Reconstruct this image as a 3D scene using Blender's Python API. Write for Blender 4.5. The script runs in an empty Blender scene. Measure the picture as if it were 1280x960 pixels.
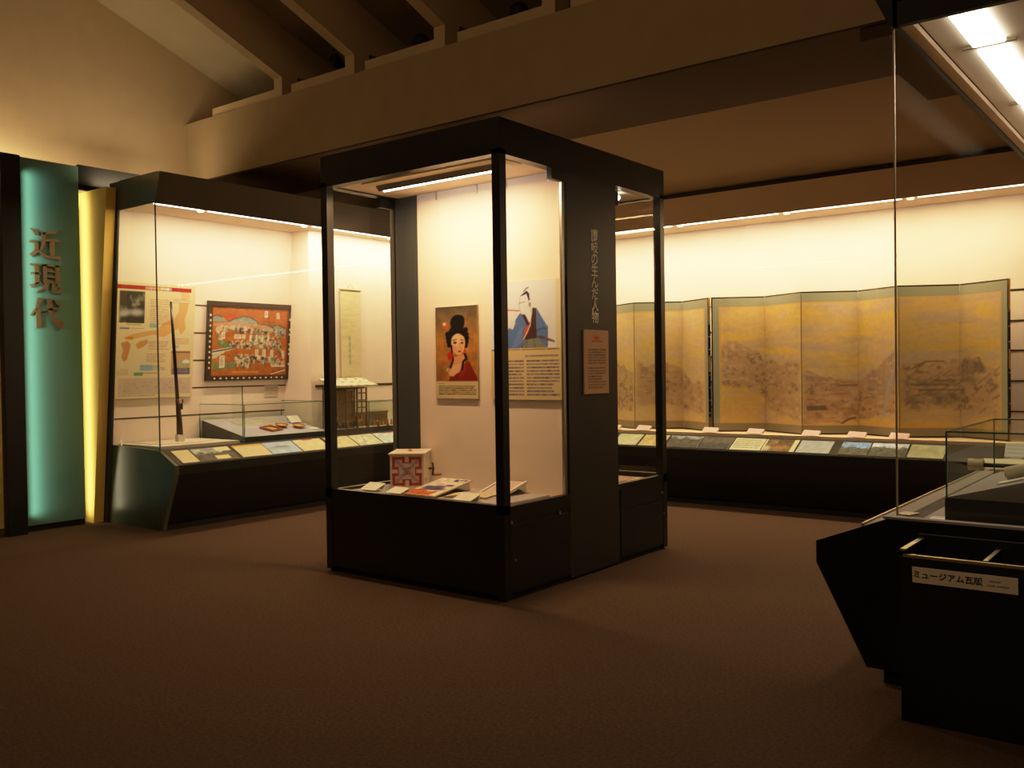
import bpy, bmesh, math, random
import numpy as np
from mathutils import Matrix, Vector

random.seed(7)
C = bpy.context.scene.collection
scene = bpy.context.scene
PI = math.pi


def lin(c):
    c = np.asarray(c, dtype=float)
    return np.where(c <= 0.04045, c / 12.92, ((c + 0.055) / 1.055) ** 2.4)


def A(r, g, b, k=1.0):
    """sRGB 0-255 as it looks under the warm lamps -> neutral albedo (linear)."""
    v = lin(np.array([r, g, b]) / 255.0) * np.array([0.86, 1.04, 1.50]) * k
    return tuple(np.clip(v, 0, 0.92))


# ------------------------------------------------------------------ materials
MAT = {}


def mat(name, col, rough=0.6, spec=0.3, metal=0.0, noise=0.0, nscale=40.0, bump=0.0, bscale=200.0, coat=0.0):
    m = bpy.data.materials.new(name)
    m.use_nodes = True
    nt = m.node_tree
    b = nt.nodes['Principled BSDF']
    b.inputs['Roughness'].default_value = rough
    b.inputs['Metallic'].default_value = metal
    b.inputs['Specular IOR Level'].default_value = spec
    b.inputs['Coat Weight'].default_value = coat
    tc = nt.nodes.new('ShaderNodeTexCoord')
    if noise > 0:
        n = nt.nodes.new('ShaderNodeTexNoise')
        n.inputs['Scale'].default_value = nscale
        n.inputs['Detail'].default_value = 4
        nt.links.new(tc.outputs['Object'], n.inputs['Vector'])
        r = nt.nodes.new('ShaderNodeMapRange')
        r.inputs['From Min'].default_value = 0.3
        r.inputs['From Max'].default_value = 0.7
        r.inputs['To Min'].default_value = 1 - noise
        r.inputs['To Max'].default_value = 1 + noise
        nt.links.new(n.outputs['Fac'], r.inputs['Value'])
        mx = nt.nodes.new('ShaderNodeMix')
        mx.data_type = 'RGBA'
        mx.blend_type = 'MULTIPLY'
        mx.inputs[0].default_value = 1.0
        mx.inputs[6].default_value = (*col[:3], 1)
        nt.links.new(r.outputs['Result'], mx.inputs[7])
        nt.links.new(mx.outputs[2], b.inputs['Base Color'])
    else:
        b.inputs['Base Color'].default_value = (*col[:3], 1)
    if bump > 0:
        n2 = nt.nodes.new('ShaderNodeTexNoise')
        n2.inputs['Scale'].default_value = bscale
        n2.inputs['Detail'].default_value = 3
        nt.links.new(tc.outputs['Object'], n2.inputs['Vector'])
        bp = nt.nodes.new('ShaderNodeBump')
        bp.inputs['Strength'].default_value = bump
        bp.inputs['Distance'].default_value = 0.004
        nt.links.new(n2.outputs['Fac'], bp.inputs['Height'])
        nt.links.new(bp.outputs['Normal'], b.inputs['Normal'])
    MAT[name] = m
    return m


def emit(name, col, strength):
    m = bpy.data.materials.new(name)
    m.use_nodes = True
    nt = m.node_tree
    nt.nodes.clear()
    e = nt.nodes.new('ShaderNodeEmission')
    e.inputs['Color'].default_value = (*col, 1)
    e.inputs['Strength'].default_value = strength
    o = nt.nodes.new('ShaderNodeOutputMaterial')
    nt.links.new(e.outputs[0], o.inputs['Surface'])
    MAT[name] = m
    return m


def glass(name, tint, f0=0.07, f90=0.4):
    """thin architectural glass: clear transmission + Schlick reflection"""
    m = bpy.data.materials.new(name)
    m.use_nodes = True
    nt = m.node_tree
    nt.nodes.clear()
    N = nt.nodes.new
    geo = N('ShaderNodeNewGeometry')
    dot = N('ShaderNodeVectorMath'); dot.operation = 'DOT_PRODUCT'
    nt.links.new(geo.outputs['Incoming'], dot.inputs[0])
    nt.links.new(geo.outputs['Normal'], dot.inputs[1])
    ab = N('ShaderNodeMath'); ab.operation = 'ABSOLUTE'
    nt.links.new(dot.outputs['Value'], ab.inputs[0])
    om = N('ShaderNodeMath'); om.operation = 'SUBTRACT'; om.inputs[0].default_value = 1.0
    nt.links.new(ab.outputs[0], om.inputs[1])
    pw = N('ShaderNodeMath'); pw.operation = 'POWER'; pw.inputs[1].default_value = 5.0
    nt.links.new(om.outputs[0], pw.inputs[0])
    ma = N('ShaderNodeMath'); ma.operation = 'MULTIPLY_ADD'
    ma.inputs[1].default_value = f90 - f0; ma.inputs[2].default_value = f0
    nt.links.new(pw.outputs[0], ma.inputs[0])
    tr = N('ShaderNodeBsdfTransparent'); tr.inputs['Color'].default_value = (*tint, 1)
    gl = N('ShaderNodeBsdfGlossy'); gl.inputs['Roughness'].default_value = 0.02
    gl.inputs['Color'].default_value = (0.9, 0.9, 0.9, 1)
    mix = N('ShaderNodeMixShader')
    nt.links.new(ma.outputs[0], mix.inputs['Fac'])
    nt.links.new(tr.outputs[0], mix.inputs[1])
    nt.links.new(gl.outputs[0], mix.inputs[2])
    out = N('ShaderNodeOutputMaterial')
    nt.links.new(mix.outputs[0], out.inputs['Surface'])
    MAT[name] = m
    return m


def painted(name, rough=0.55, spec=0.2):
    m = bpy.data.materials.new(name)
    m.use_nodes = True
    nt = m.node_tree
    b = nt.nodes['Principled BSDF']
    b.inputs['Roughness'].default_value = rough
    b.inputs['Specular IOR Level'].default_value = spec
    a = nt.nodes.new('ShaderNodeVertexColor')
    a.layer_name = 'paint'
    nt.links.new(a.outputs['Color'], b.inputs['Base Color'])
    MAT[name] = m
    return m


mat('carpet', (0.095, 0.060, 0.042), 0.95, 0.05, noise=0.22, nscale=60, bump=0.6, bscale=260)
mat('cream_wall', (0.66, 0.51, 0.34), 0.85, 0.1, noise=0.03, nscale=6)
mat('beam_paint', (0.36, 0.27, 0.165), 0.85, 0.1, noise=0.04, nscale=5)
mat('ceiling_paint', (0.34, 0.28, 0.19), 0.85, 0.1, noise=0.04, nscale=5)
mat('rafter_paint', (0.50, 0.39, 0.25), 0.8, 0.1)
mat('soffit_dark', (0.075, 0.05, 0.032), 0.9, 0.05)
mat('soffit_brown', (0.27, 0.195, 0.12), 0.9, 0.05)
mat('outer_wall', (0.30, 0.23, 0.16), 0.9, 0.05)
mat('case_black', (0.0125, 0.0135, 0.0145), 0.38, 0.35, noise=0.1, nscale=30)
mat('case_black_matte', (0.012, 0.012, 0.013), 0.6, 0.2)
mat('case_charcoal', (0.028, 0.024, 0.020), 0.5, 0.3)
mat('fascia_brown', (0.58, 0.42, 0.27), 0.6, 0.2)
mat('fascia_dark', (0.085, 0.068, 0.052), 0.5, 0.3)
mat('slate_panel', (0.06, 0.068, 0.078), 0.45, 0.35)
mat('end_panel_green', (0.085, 0.098, 0.065), 0.30, 0.35, noise=0.25, nscale=2.5)
mat('cloth_wall', (0.83, 0.72, 0.66), 0.9, 0.05, noise=0.03, nscale=3, bump=0.08, bscale=400)
mat('case_ceiling', (0.78, 0.66, 0.50), 0.8, 0.1)
mat('groove', (0.05, 0.04, 0.03), 0.8, 0.1)
mat('deck_white', (0.62, 0.58, 0.54), 0.7, 0.15)
mat('deck_peach', (0.80, 0.62, 0.46), 0.8, 0.1)
mat('mount_grey', (0.38, 0.36, 0.37), 0.85, 0.1, bump=0.1, bscale=500)
mat('riser_grey', (0.06, 0.06, 0.06), 0.7, 0.15)
mat('platform_lilac', (0.40, 0.39, 0.50), 0.9, 0.05, bump=0.1, bscale=500)
mat('aluminium', (0.55, 0.53, 0.50), 0.3, 0.5, 0.9)
mat('chrome_trim', (0.72, 0.62, 0.45), 0.28, 0.5, 0.9)
mat('brass', (0.55, 0.36, 0.12), 0.35, 0.5, 0.9)
mat('glass_edge_green', (0.03, 0.16, 0.12), 0.15, 0.5)
mat('glass_edge_dark', (0.07, 0.10, 0.085), 0.2, 0.5)
mat('glass_edge_pale', (0.55, 0.47, 0.36), 0.3, 0.4)
mat('teal_board', (0.13, 0.25, 0.20), 0.7, 0.15)
mat('bronze', (0.20, 0.12, 0.06), 0.45, 0.4, 0.4)
mat('yellow_panel', (0.80, 0.56, 0.15), 0.8, 0.1)
mat('wood_dark', (0.055, 0.032, 0.02), 0.4, 0.4)
mat('gun_metal', (0.05, 0.042, 0.04), 0.3, 0.5, 0.6)
mat('frame_dark', (0.040, 0.028, 0.022), 0.5, 0.3)
mat('paper', (0.80, 0.77, 0.70), 0.8, 0.1)
mat('paper_old', (0.60, 0.50, 0.34), 0.8, 0.1, noise=0.12, nscale=20)
mat('paper_grey', (0.62, 0.57, 0.48), 0.8, 0.1, noise=0.08, nscale=14)
mat('pink_card', (0.78, 0.62, 0.60), 0.8, 0.1)
mat('board_edge', (0.42, 0.33, 0.20), 0.7, 0.1)
mat('lacquer_red', (0.30, 0.07, 0.02), 0.18, 0.5, coat=0.5)
mat('lacquer_gold', (0.75, 0.45, 0.12), 0.3, 0.5, 0.4)
mat('lacquer_black', (0.012, 0.009, 0.008), 0.25, 0.5)
mat('gold_fitting', (0.62, 0.38, 0.10), 0.4, 0.4, 0.5)
mat('shingle', (0.50, 0.50, 0.40), 0.8, 0.1, noise=0.35, nscale=35)
mat('model_wood', (0.15, 0.10, 0.055), 0.7, 0.2, noise=0.3, nscale=30)
mat('model_moss', (0.13, 0.13, 0.06), 0.9, 0.1, noise=0.4, nscale=25)
mat('model_clay', (0.36, 0.20, 0.10), 0.8, 0.1, noise=0.3, nscale=25)
mat('box_white', (0.78, 0.70, 0.60), 0.6, 0.2)
mat('spool_white', (0.72, 0.66, 0.56), 0.6, 0.2)
mat('notice_tan', (0.62, 0.44, 0.30), 0.8, 0.1)
mat('lettering_beige', (0.92, 0.86, 0.70), 0.7, 0.1)
mat('ink', (0.035, 0.025, 0.02), 0.7, 0.1)
mat('label_plate', (0.88, 0.76, 0.60), 0.7, 0.15)
mat('reel_dark', (0.03, 0.025, 0.022), 0.5, 0.3)
painted('painted_paper')
painted('painted_gold', 0.5, 0.3)
TUBE = emit('tube_glow', (1.0, 0.90, 0.78), 16.0)
emit('diffuser_glow', (1.0, 0.93, 0.80), 6.0)
emit('bulb_glow', (1.0, 0.80, 0.50), 6.0)
glass('case_glass', (0.955, 0.965, 0.955), 0.035, 0.35)
glass('end_glass', (0.86, 0.90, 0.84), 0.05, 0.4)
glass('cover_glass', (0.91, 0.955, 0.925), 0.04, 0.35)
glass('haze_glass', (0.88, 0.86, 0.82), 0.0008, 0.003)


# ------------------------------------------------------------------ mesh builder
class MB:
    def __init__(s):
        s.v = []; s.f = []; s.m = []; s.cur = 0; s.smooth = set()

    def quad(s, a, b, c, d):
        n = len(s.v); s.v += [a, b, c, d]; s.f.append((n, n + 1, n + 2, n + 3)); s.m.append(s.cur)
        return s

    def box(s, x0, x1, y0, y1, z0, z1):
        n = len(s.v)
        s.v += [(x0, y0, z0), (x1, y0, z0), (x1, y1, z0), (x0, y1, z0), (x0, y0, z1), (x1, y0, z1), (x1, y1, z1), (x0, y1, z1)]
        for f in ((0, 3, 2, 1), (4, 5, 6, 7), (0, 1, 5, 4), (1, 2, 6, 5), (2, 3, 7, 6), (3, 0, 4, 7)):
            s.f.append(tuple(n + i for i in f)); s.m.append(s.cur)
        return s

    def prism(s, poly, fn, t0, t1):
        """poly 2-D points, fn(p, t) -> 3-D"""
        n = len(s.v); k = len(poly)
        s.v += [fn(p, t0) for p in poly] + [fn(p, t1) for p in poly]
        s.f.append(tuple(range(n + k - 1, n - 1, -1))); s.m.append(s.cur)
        s.f.append(tuple(range(n + k, n + 2 * k))); s.m.append(s.cur)
        for i in range(k):
            j = (i + 1) % k
            s.f.append((n + i, n + j, n + k + j, n + k + i)); s.m.append(s.cur)
        return s

    def tube(s, pts, r, seg=10):
        pts = [Vector(p) for p in pts]
        rs = r if isinstance(r, (list, tuple)) else [r] * len(pts)
        rings = []
        for i, p in enumerate(pts):
            t = (pts[min(i + 1, len(pts) - 1)] - pts[max(i - 1, 0)]).normalized()
            a = t.orthogonal().normalized() if i == 0 else (rings[-1][1] - t * rings[-1][1].dot(t)).normalized()
            b = t.cross(a)
            n = len(s.v)
            for k in range(seg):
                an = 2 * PI * k / seg
                s.v.append(tuple(p + (a * math.cos(an) + b * math.sin(an)) * rs[i]))
            rings.append((n, a))
        for (n, _), (m, _) in zip(rings, rings[1:]):
            for k in range(seg):
                s.smooth.add(len(s.f))
                s.f.append((n + k, n + (k + 1) % seg, m + (k + 1) % seg, m + k)); s.m.append(s.cur)
        s.f.append(tuple(rings[0][0] + k for k in range(seg - 1, -1, -1))); s.m.append(s.cur)
        s.f.append(tuple(rings[-1][0] + k for k in range(seg))); s.m.append(s.cur)
        return s

    def lathe(s, prof, c=(0, 0, 0), seg=20, sx=1, sy=1):
        rows = []
        for r, z in prof:
            n = len(s.v)
            for k in range(seg):
                an = 2 * PI * k / seg
                s.v.append((c[0] + r * sx * math.cos(an), c[1] + r * sy * math.sin(an), c[2] + z))
            rows.append(n)
        for n, m in zip(rows, rows[1:]):
            for k in range(seg):
                s.smooth.add(len(s.f))
                s.f.append((n + k, n + (k + 1) % seg, m + (k + 1) % seg, m + k)); s.m.append(s.cur)
        s.f.append(tuple(rows[0] + k for k in range(seg - 1, -1, -1))); s.m.append(s.cur)
        s.f.append(tuple(rows[-1] + k for k in range(seg))); s.m.append(s.cur)
        return s

    def blob(s, c, rx, ry, rz, seg=8, rings=5):
        prof = [(max(0.02, math.sin(PI * i / rings)) , -math.cos(PI * i / rings)) for i in range(rings + 1)]
        rows = []
        for r, z in prof:
            n = len(s.v)
            for k in range(seg):
                an = 2 * PI * k / seg
                s.v.append((c[0] + r * rx * math.cos(an), c[1] + r * ry * math.sin(an), c[2] + z * rz))
            rows.append(n)
        for n, m in zip(rows, rows[1:]):
            for k in range(seg):
                s.smooth.add(len(s.f))
                s.f.append((n + k, n + (k + 1) % seg, m + (k + 1) % seg, m + k)); s.m.append(s.cur)
        return s

    def build(s, name, mats, parent=None, world=True, bevel=0.0):
        """world=True: the vertices are world coordinates (the parent has no rotation)"""
        me = bpy.data.meshes.new(name)
        off = Vector((0, 0, 0))
        if world:
            if parent is not None:
                off = parent.location.copy()
                if parent.parent is not None:
                    off = off + parent.parent.location
            else:
                xs = np.array(s.v)
                off = Vector(((xs[:, 0].min() + xs[:, 0].max()) / 2, (xs[:, 1].min() + xs[:, 1].max()) / 2, xs[:, 2].min()))
        me.from_pydata([tuple(Vector(p) - off) for p in s.v], [], s.f)
        mats = mats if isinstance(mats, (list, tuple)) else [mats]
        for m in mats:
            me.materials.append(MAT[m])
        for i, p in enumerate(me.polygons):
            p.material_index = s.m[i]
            p.use_smooth = i in s.smooth
        me.validate()
        if len(s.f) > 1:
            bm = bmesh.new(); bm.from_mesh(me); bmesh.ops.recalc_face_normals(bm, faces=bm.faces); bm.to_mesh(me); bm.free()
        me.update()
        o = bpy.data.objects.new(name, me)
        C.objects.link(o)
        if parent is not None:
            o.parent = parent
        elif world:
            o.location = off
        if bevel > 0:
            b = o.modifiers.new('bevel', 'BEVEL'); b.width = bevel; b.segments = 2; b.limit_method = 'ANGLE'
        return o


def tag(o, label, cat, group=None):
    o['label'] = label; o['category'] = cat
    if group: o['group'] = group
    return o


def thing(name, label, cat, loc=(0, 0, 0), group=None, M=None):
    o = bpy.data.objects.new(name, None)
    o.empty_display_size = 0.05
    C.objects.link(o)
    if M is not None:
        o.matrix_world = M
    else:
        o.location = loc
    return tag(o, label, cat, group)


def struct(name, mb, m, bevel=0.0):
    o = mb.build(name, m, bevel=bevel)
    o['kind'] = 'structure'
    return o


def frame_matrix(origin, right, up):
    r = Vector(right).normalized(); u = Vector(up).normalized(); n = r.cross(u)
    M = Matrix(((r.x, u.x, n.x, origin[0]), (r.y, u.y, n.y, origin[1]), (r.z, u.z, n.z, origin[2]), (0, 0, 0, 1)))
    return M


def lamp_area(name, loc, direction, sx, sy, energy, col=(1, 0.75, 0.46), spread=PI, xaxis=None):
    l = bpy.data.lights.new(name, 'AREA')
    l.shape = 'RECTANGLE'; l.size = sx; l.size_y = sy; l.energy = energy; l.color = col; l.spread = spread
    o = bpy.data.objects.new(name, l)
    C.objects.link(o)
    z = -Vector(direction).normalized()
    x = Vector(xaxis).normalized() if xaxis else z.orthogonal().normalized()
    x = (x - z * x.dot(z)).normalized()
    y = z.cross(x)
    o.matrix_world = Matrix(((x.x, y.x, z.x, loc[0]), (x.y, y.y, z.y, loc[1]), (x.z, y.z, z.z, loc[2]), (0, 0, 0, 1)))
    return o


# ------------------------------------------------------------------ painter (procedural artwork as vertex colour)
class Cv:
    def __init__(s, W, H, bg, seed=1):
        s.W, s.H = W, H
        s.a = np.zeros((H, W, 3)) + np.array(bg) / 255.0
        s.u, s.v = np.meshgrid((np.arange(W) + .5) / W, (np.arange(H) + .5) / H)
        s.rng = np.random.RandomState(seed)

    def mix(s, mask, col, alpha=1.0):
        m = (mask.astype(float) * alpha)[..., None]
        s.a = s.a * (1 - m) + np.array(col) / 255.0 * m

    def pmask(s, pts):
        acc = np.zeros((s.H, s.W))
        for dx, dy in ((-.25, -.25), (.25, -.25), (-.25, .25), (.25, .25)):
            x = s.u + dx / s.W; y = s.v + dy / s.H
            inside = np.zeros((s.H, s.W), bool)
            n = len(pts)
            for i in range(n):
                x0, y0 = pts[i]; x1, y1 = pts[(i + 1) % n]
                if y0 == y1: continue
                c = ((y0 > y) != (y1 > y)) & (x < (x1 - x0) * (y - y0) / (y1 - y0) + x0)
                inside ^= c
            acc += inside
        return acc / 4

    def poly(s, pts, col, alpha=1.0):
        s.mix(s.pmask(pts), col, alpha)

    def rect(s, x0, y0, x1, y1, col, alpha=1.0):
        s.poly([(x0, y0), (x1, y0), (x1, y1), (x0, y1)], col, alpha)

    def ell(s, cx, cy, rx, ry, col, alpha=1.0, soft=0.15):
        d = np.sqrt(((s.u - cx) / rx) ** 2 + ((s.v - cy) / ry) ** 2)
        s.mix(np.clip((1 + soft - d) / (2 * soft), 0, 1), col, alpha)

    def line(s, pts, w, col, alpha=1.0):
        asp = s.H / s.W
        d = np.full((s.H, s.W), 9.0)
        for (x0, y0), (x1, y1) in zip(pts, pts[1:]):
            ax, ay, bx, by = x0, y0 * asp, x1, y1 * asp
            px, py = s.u, s.v * asp
            L = (bx - ax) ** 2 + (by - ay) ** 2 + 1e-12
            t = np.clip(((px - ax) * (bx - ax) + (py - ay) * (by - ay)) / L, 0, 1)
            d = np.minimum(d, np.hypot(px - ax - t * (bx - ax), py - ay - t * (by - ay)))
        s.mix(np.clip((w / 2 - d) * s.W + .5, 0, 1), col, alpha)

    def rows(s, x0, y0, x1, y1, n, col, alpha=.8, fill=.5, ragged=.25):
        """rows of print too fine to read: broken dashes"""
        h = (y1 - y0) / n
        for i in range(n):
            ya = y0 + i * h; yb = ya + h * fill
            xe = x1 - (s.rng.rand() * ragged * (x1 - x0) if s.rng.rand() < .4 else 0)
            x = x0
            while x < xe:
                w = (x1 - x0) * (.04 + .12 * s.rng.rand())
                s.rect(x, ya, min(x + w, xe), yb, col, alpha * (.55 + .45 * s.rng.rand()))
                x += w + (x1 - x0) * .015 * s.rng.rand()

    def fbm(s, fx, fy, oct=4, seed=0):
        rng = np.random.RandomState(seed + 11)
        out = np.zeros((s.H, s.W)); amp = 1.0; tot = 0
        for o in range(oct):
            gx, gy = int(fx * 2 ** o) + 2, int(fy * 2 ** o) + 2
            g = rng.rand(gy + 1, gx + 1)
            X = s.u * (gx - 1); Y = s.v * (gy - 1)
            xi = X.astype(int); yi = Y.astype(int)
            tx = X - xi; ty = Y - yi
            tx = tx * tx * (3 - 2 * tx); ty = ty * ty * (3 - 2 * ty)
            val = (g[yi, xi] * (1 - tx) + g[yi, xi + 1] * tx) * (1 - ty) + (g[yi + 1, xi] * (1 - tx) + g[yi + 1, xi + 1] * tx) * ty
            out += amp * val; tot += amp; amp *= .55
        return out / tot

    def grain(s, amt, fx=30, fy=30, seed=0):
        s.a = np.clip(s.a * (1 + amt * 2 * (s.fbm(fx, fy, 3, seed) - .5))[..., None], 0, 1)


def print_mesh(name, cv, x0, x1, y0, y1, z, parent, material='painted_paper', c0=0.0, c1=1.0):
    """paint a canvas (columns c0..c1) on the local rectangle x0..x1, y0..y1 at height z"""
    a = cv.a[:, int(round(c0 * cv.W)):int(round(c1 * cv.W))]
    H, W = a.shape[:2]
    xs = np.linspace(x0, x1, W); ys = np.linspace(y1, y0, H)
    X, Y = np.meshgrid(xs, ys)
    co = np.stack([X, Y, np.full_like(X, z)], -1).reshape(-1, 3)
    idx = np.arange(H * W).reshape(H, W)
    f = np.stack([idx[1:, :-1], idx[1:, 1:], idx[:-1, 1:], idx[:-1, :-1]], -1).reshape(-1, 4)
    me = bpy.data.meshes.new(name)
    me.vertices.add(len(co)); me.vertices.foreach_set('co', co.ravel())
    me.loops.add(f.size); me.loops.foreach_set('vertex_index', f.ravel().astype(np.int32))
    me.polygons.add(len(f)); me.polygons.foreach_set('loop_start', np.arange(0, f.size, 4, dtype=np.int32))
    me.polygons.foreach_set('loop_total', np.full(len(f), 4, dtype=np.int32))
    me.update(calc_edges=True)
    al = np.clip(lin(np.clip(a, 0, 1)) * np.array([0.86, 1.04, 1.50]), 0, .92).reshape(-1, 3)
    col = np.concatenate([al, np.ones((len(al), 1))], 1).astype(np.float32)
    at = me.color_attributes.new('paint', 'FLOAT_COLOR', 'POINT')
    at.data.foreach_set('color', col.ravel())
    me.materials.append(MAT[material])
    o = bpy.data.objects.new(name, me)
    C.objects.link(o)
    o.parent = parent
    return o


def picture(name, label, cat, M, w, h, t, cv, group=None, edge='board_edge', face='printed_face', gap=.0015):
    """a flat board whose origin is the middle of its lower edge; the printed face is a part"""
    r = thing(name, label, cat, group=group, M=M)
    MB().box(-w / 2, w / 2, 0, h, -t, 0).build('board', edge, r, world=False)
    print_mesh(face, cv, -w / 2 + .001, w / 2 - .001, .001, h - .001, gap, r)
    return r


def text_mesh(name, items, material, parent, ext=0.0, bold=0.0):
    """items: (string, size, 4x4 matrix). All glyphs of one line of lettering become one mesh"""
    vs, fs = [], []
    for body, size, M in items:
        cu = bpy.data.curves.new('glyph', 'FONT')
        cu.body = body; cu.size = size; cu.align_x = 'CENTER'; cu.align_y = 'CENTER'; cu.extrude = ext
        cu.resolution_u = 3; cu.offset = bold
        ob = bpy.data.objects.new('glyph', cu)
        C.objects.link(ob)
        dg = bpy.context.evaluated_depsgraph_get()
        me = bpy.data.meshes.new_from_object(ob.evaluated_get(dg))
        n = len(vs)
        vs += [tuple(M @ v.co) for v in me.vertices]
        fs += [tuple(n + i for i in p.vertices) for p in me.polygons]
        bpy.data.objects.remove(ob); bpy.data.meshes.remove(me); bpy.data.curves.remove(cu)
    m = bpy.data.meshes.new(name)
    m.from_pydata(vs, [], fs); m.update()
    m.materials.append(MAT[material])
    o = bpy.data.objects.new(name, m)
    C.objects.link(o)
    o.parent = parent
    return o


# ------------------------------------------------------------------ camera
f_px = 1147.846
yaw, pitch, roll = 0.65979081, 0.01647908, -0.01420729
cy_, sy_ = math.cos(yaw), math.sin(yaw)
fw = Vector((-sy_ * math.cos(pitch), cy_ * math.cos(pitch), -math.sin(pitch)))
r0 = Vector((cy_, sy_, 0)); u0 = r0.cross(fw)
r1 = r0 * math.cos(roll) + u0 * math.sin(roll)
u1 = -r0 * math.sin(roll) + u0 * math.cos(roll)
cam = bpy.data.cameras.new('camera')
cam.sensor_width = 36.0; cam.sensor_fit = 'HORIZONTAL'; cam.lens = f_px / 1280 * 36.0
cam.clip_start = 0.05; cam.clip_end = 100
co = bpy.data.objects.new('camera', cam)
C.objects.link(co)
b = -fw
co.matrix_world = Matrix(((r1.x, u1.x, b.x, 0), (r1.y, u1.y, b.y, 0), (r1.z, u1.z, b.z, 1.5), (0, 0, 0, 1)))
scene.camera = co

# ------------------------------------------------------------------ setting
XL, XR, YF, YB = -9.5, 3.0, -3.0, 10.0
BY = 6.15                                  # face of the big beam
zc = lambda y: 5.12 - 0.36 * (y - BY)      # sloping ceiling
struct('floor', MB().box(XL - .2, XR + .2, YF - .2, YB + .2, -.1, 0), 'carpet')
gable = [(YF, 0), (YB, 0), (YB, 3.75), (7.05, 3.75), (7.05, zc(7.05)), (YF, zc(YF))]
struct('wall_left', MB().prism(gable, lambda p, t: (t, p[0], p[1]), XL - .2, XL), 'cream_wall')
struct('wall_right', MB().prism(gable, lambda p, t: (t, p[0], p[1]), XR, XR + .2), 'outer_wall')
struct('wall_back', MB().box(XL - .2, XR + .2, YB, YB + .2, 0, 3.9), 'outer_wall')
struct('wall_front', MB().box(XL - .2, XR + .2, YF - .2, YF, 0, zc(YF) + .2), 'outer_wall')
struct('wall_partition', MB().box(-.46, -.34, 4.46, YB, 0, 3.6), 'outer_wall')
cl = MB().prism([(YF, zc(YF)), (7.05, zc(7.05)), (7.05, zc(7.05) + .12), (YF, zc(YF) + .12)], lambda p, t: (t, p[0], p[1]), XL - .2, XR + .2)
struct('ceiling', cl, 'ceiling_paint')
# the deep beam, its underside with painted-in shade, the low ceiling behind it
struct('trim_1', MB().box(XL, XR, BY, BY + .10, 3.70, 4.38), 'beam_paint')
struct('trim_2', MB().box(XL, XR, BY + .10, 7.05, 4.30, 4.38), 'ceiling_paint')
struct('trim_3', MB().box(XL, XR, 7.05, 7.15, 3.75, zc(7.05) + .1), 'ceiling_paint')
struct('trim_4', MB().box(XL, XR, BY + .004, 7.33, 3.685, 3.699), 'soffit_dark')  # shade under the beam is put into this darker colour
struct('trim_5', MB().prism([(BY + .10, 3.70), (7.33, 3.70), (9.16, 3.372), (YB, 3.372), (YB, 3.80), (BY + .10, 3.80)], lambda p, t: (t, p[0], p[1]), XL, XR), 'soffit_brown')
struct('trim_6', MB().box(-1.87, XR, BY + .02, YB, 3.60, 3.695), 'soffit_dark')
# rafters with their upright feet, and kerb strips between them on the beam
n = 7
for xr in (-7.90, -6.80, -5.62, -4.42, -3.22, -2.02, -.82, .4):
    xa, xb = xr, xr + .13
    prof = [(BY + .02, 4.38), (BY + .02, 4.58), (YF, 4.58 + .4 * (BY - YF)), (YF, zc(YF)), (7.05, zc(7.05)), (7.05, 4.66), (BY + .22, 4.62), (BY + .22, 4.38)]
    struct('trim_%d' % n, MB().prism(prof, lambda p, t: (t, p[0], p[1]), xa, xb), 'rafter_paint'); n += 1
for xa, xb in ((-9.0, -7.90), (-7.62, -6.80), (-6.52, -5.62), (-5.34, -4.42), (-4.14, -3.22), (-2.94, -2.02)):
    struct('trim_%d' % n, MB().box(xa, xb, BY + .02, BY + .12, 4.38, 4.475), 'rafter_paint'); n += 1

# small spotlights standing on the beam
spots = [(-7.13, 6.36, 4.475, 'dark spotlight on the high ledge, the leftmost one beside the second rafter'),
         (-5.96, 6.36, 4.475, 'round dark spotlight on the high ledge, the middle one of three'),
         (-4.80, 6.36, 4.475, 'round dark spotlight on the high ledge, the rightmost at the top edge of the picture')]
for i, (x, y, z, lb) in enumerate(spots):
    r = thing('spotlight', lb, 'spotlight', (x, y, 4.38), group='spotlights on the ledge')
    MB().box(x - .03, x + .03, y - .03, y + .03, 4.38, z + .06).build('stand', 'case_black_matte', r)
    if i == 0:
        MB().tube([(x + .02, y - .06, z + .20), (x - .02, y + .10, z + .12)], [.055, .045], 14).build('lamp_head', 'case_black_matte', r)
    else:
        MB().blob((x, y, z + .10), .085, .085, .085, 14, 8).build('lamp_head', 'case_black_matte', r)

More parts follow.
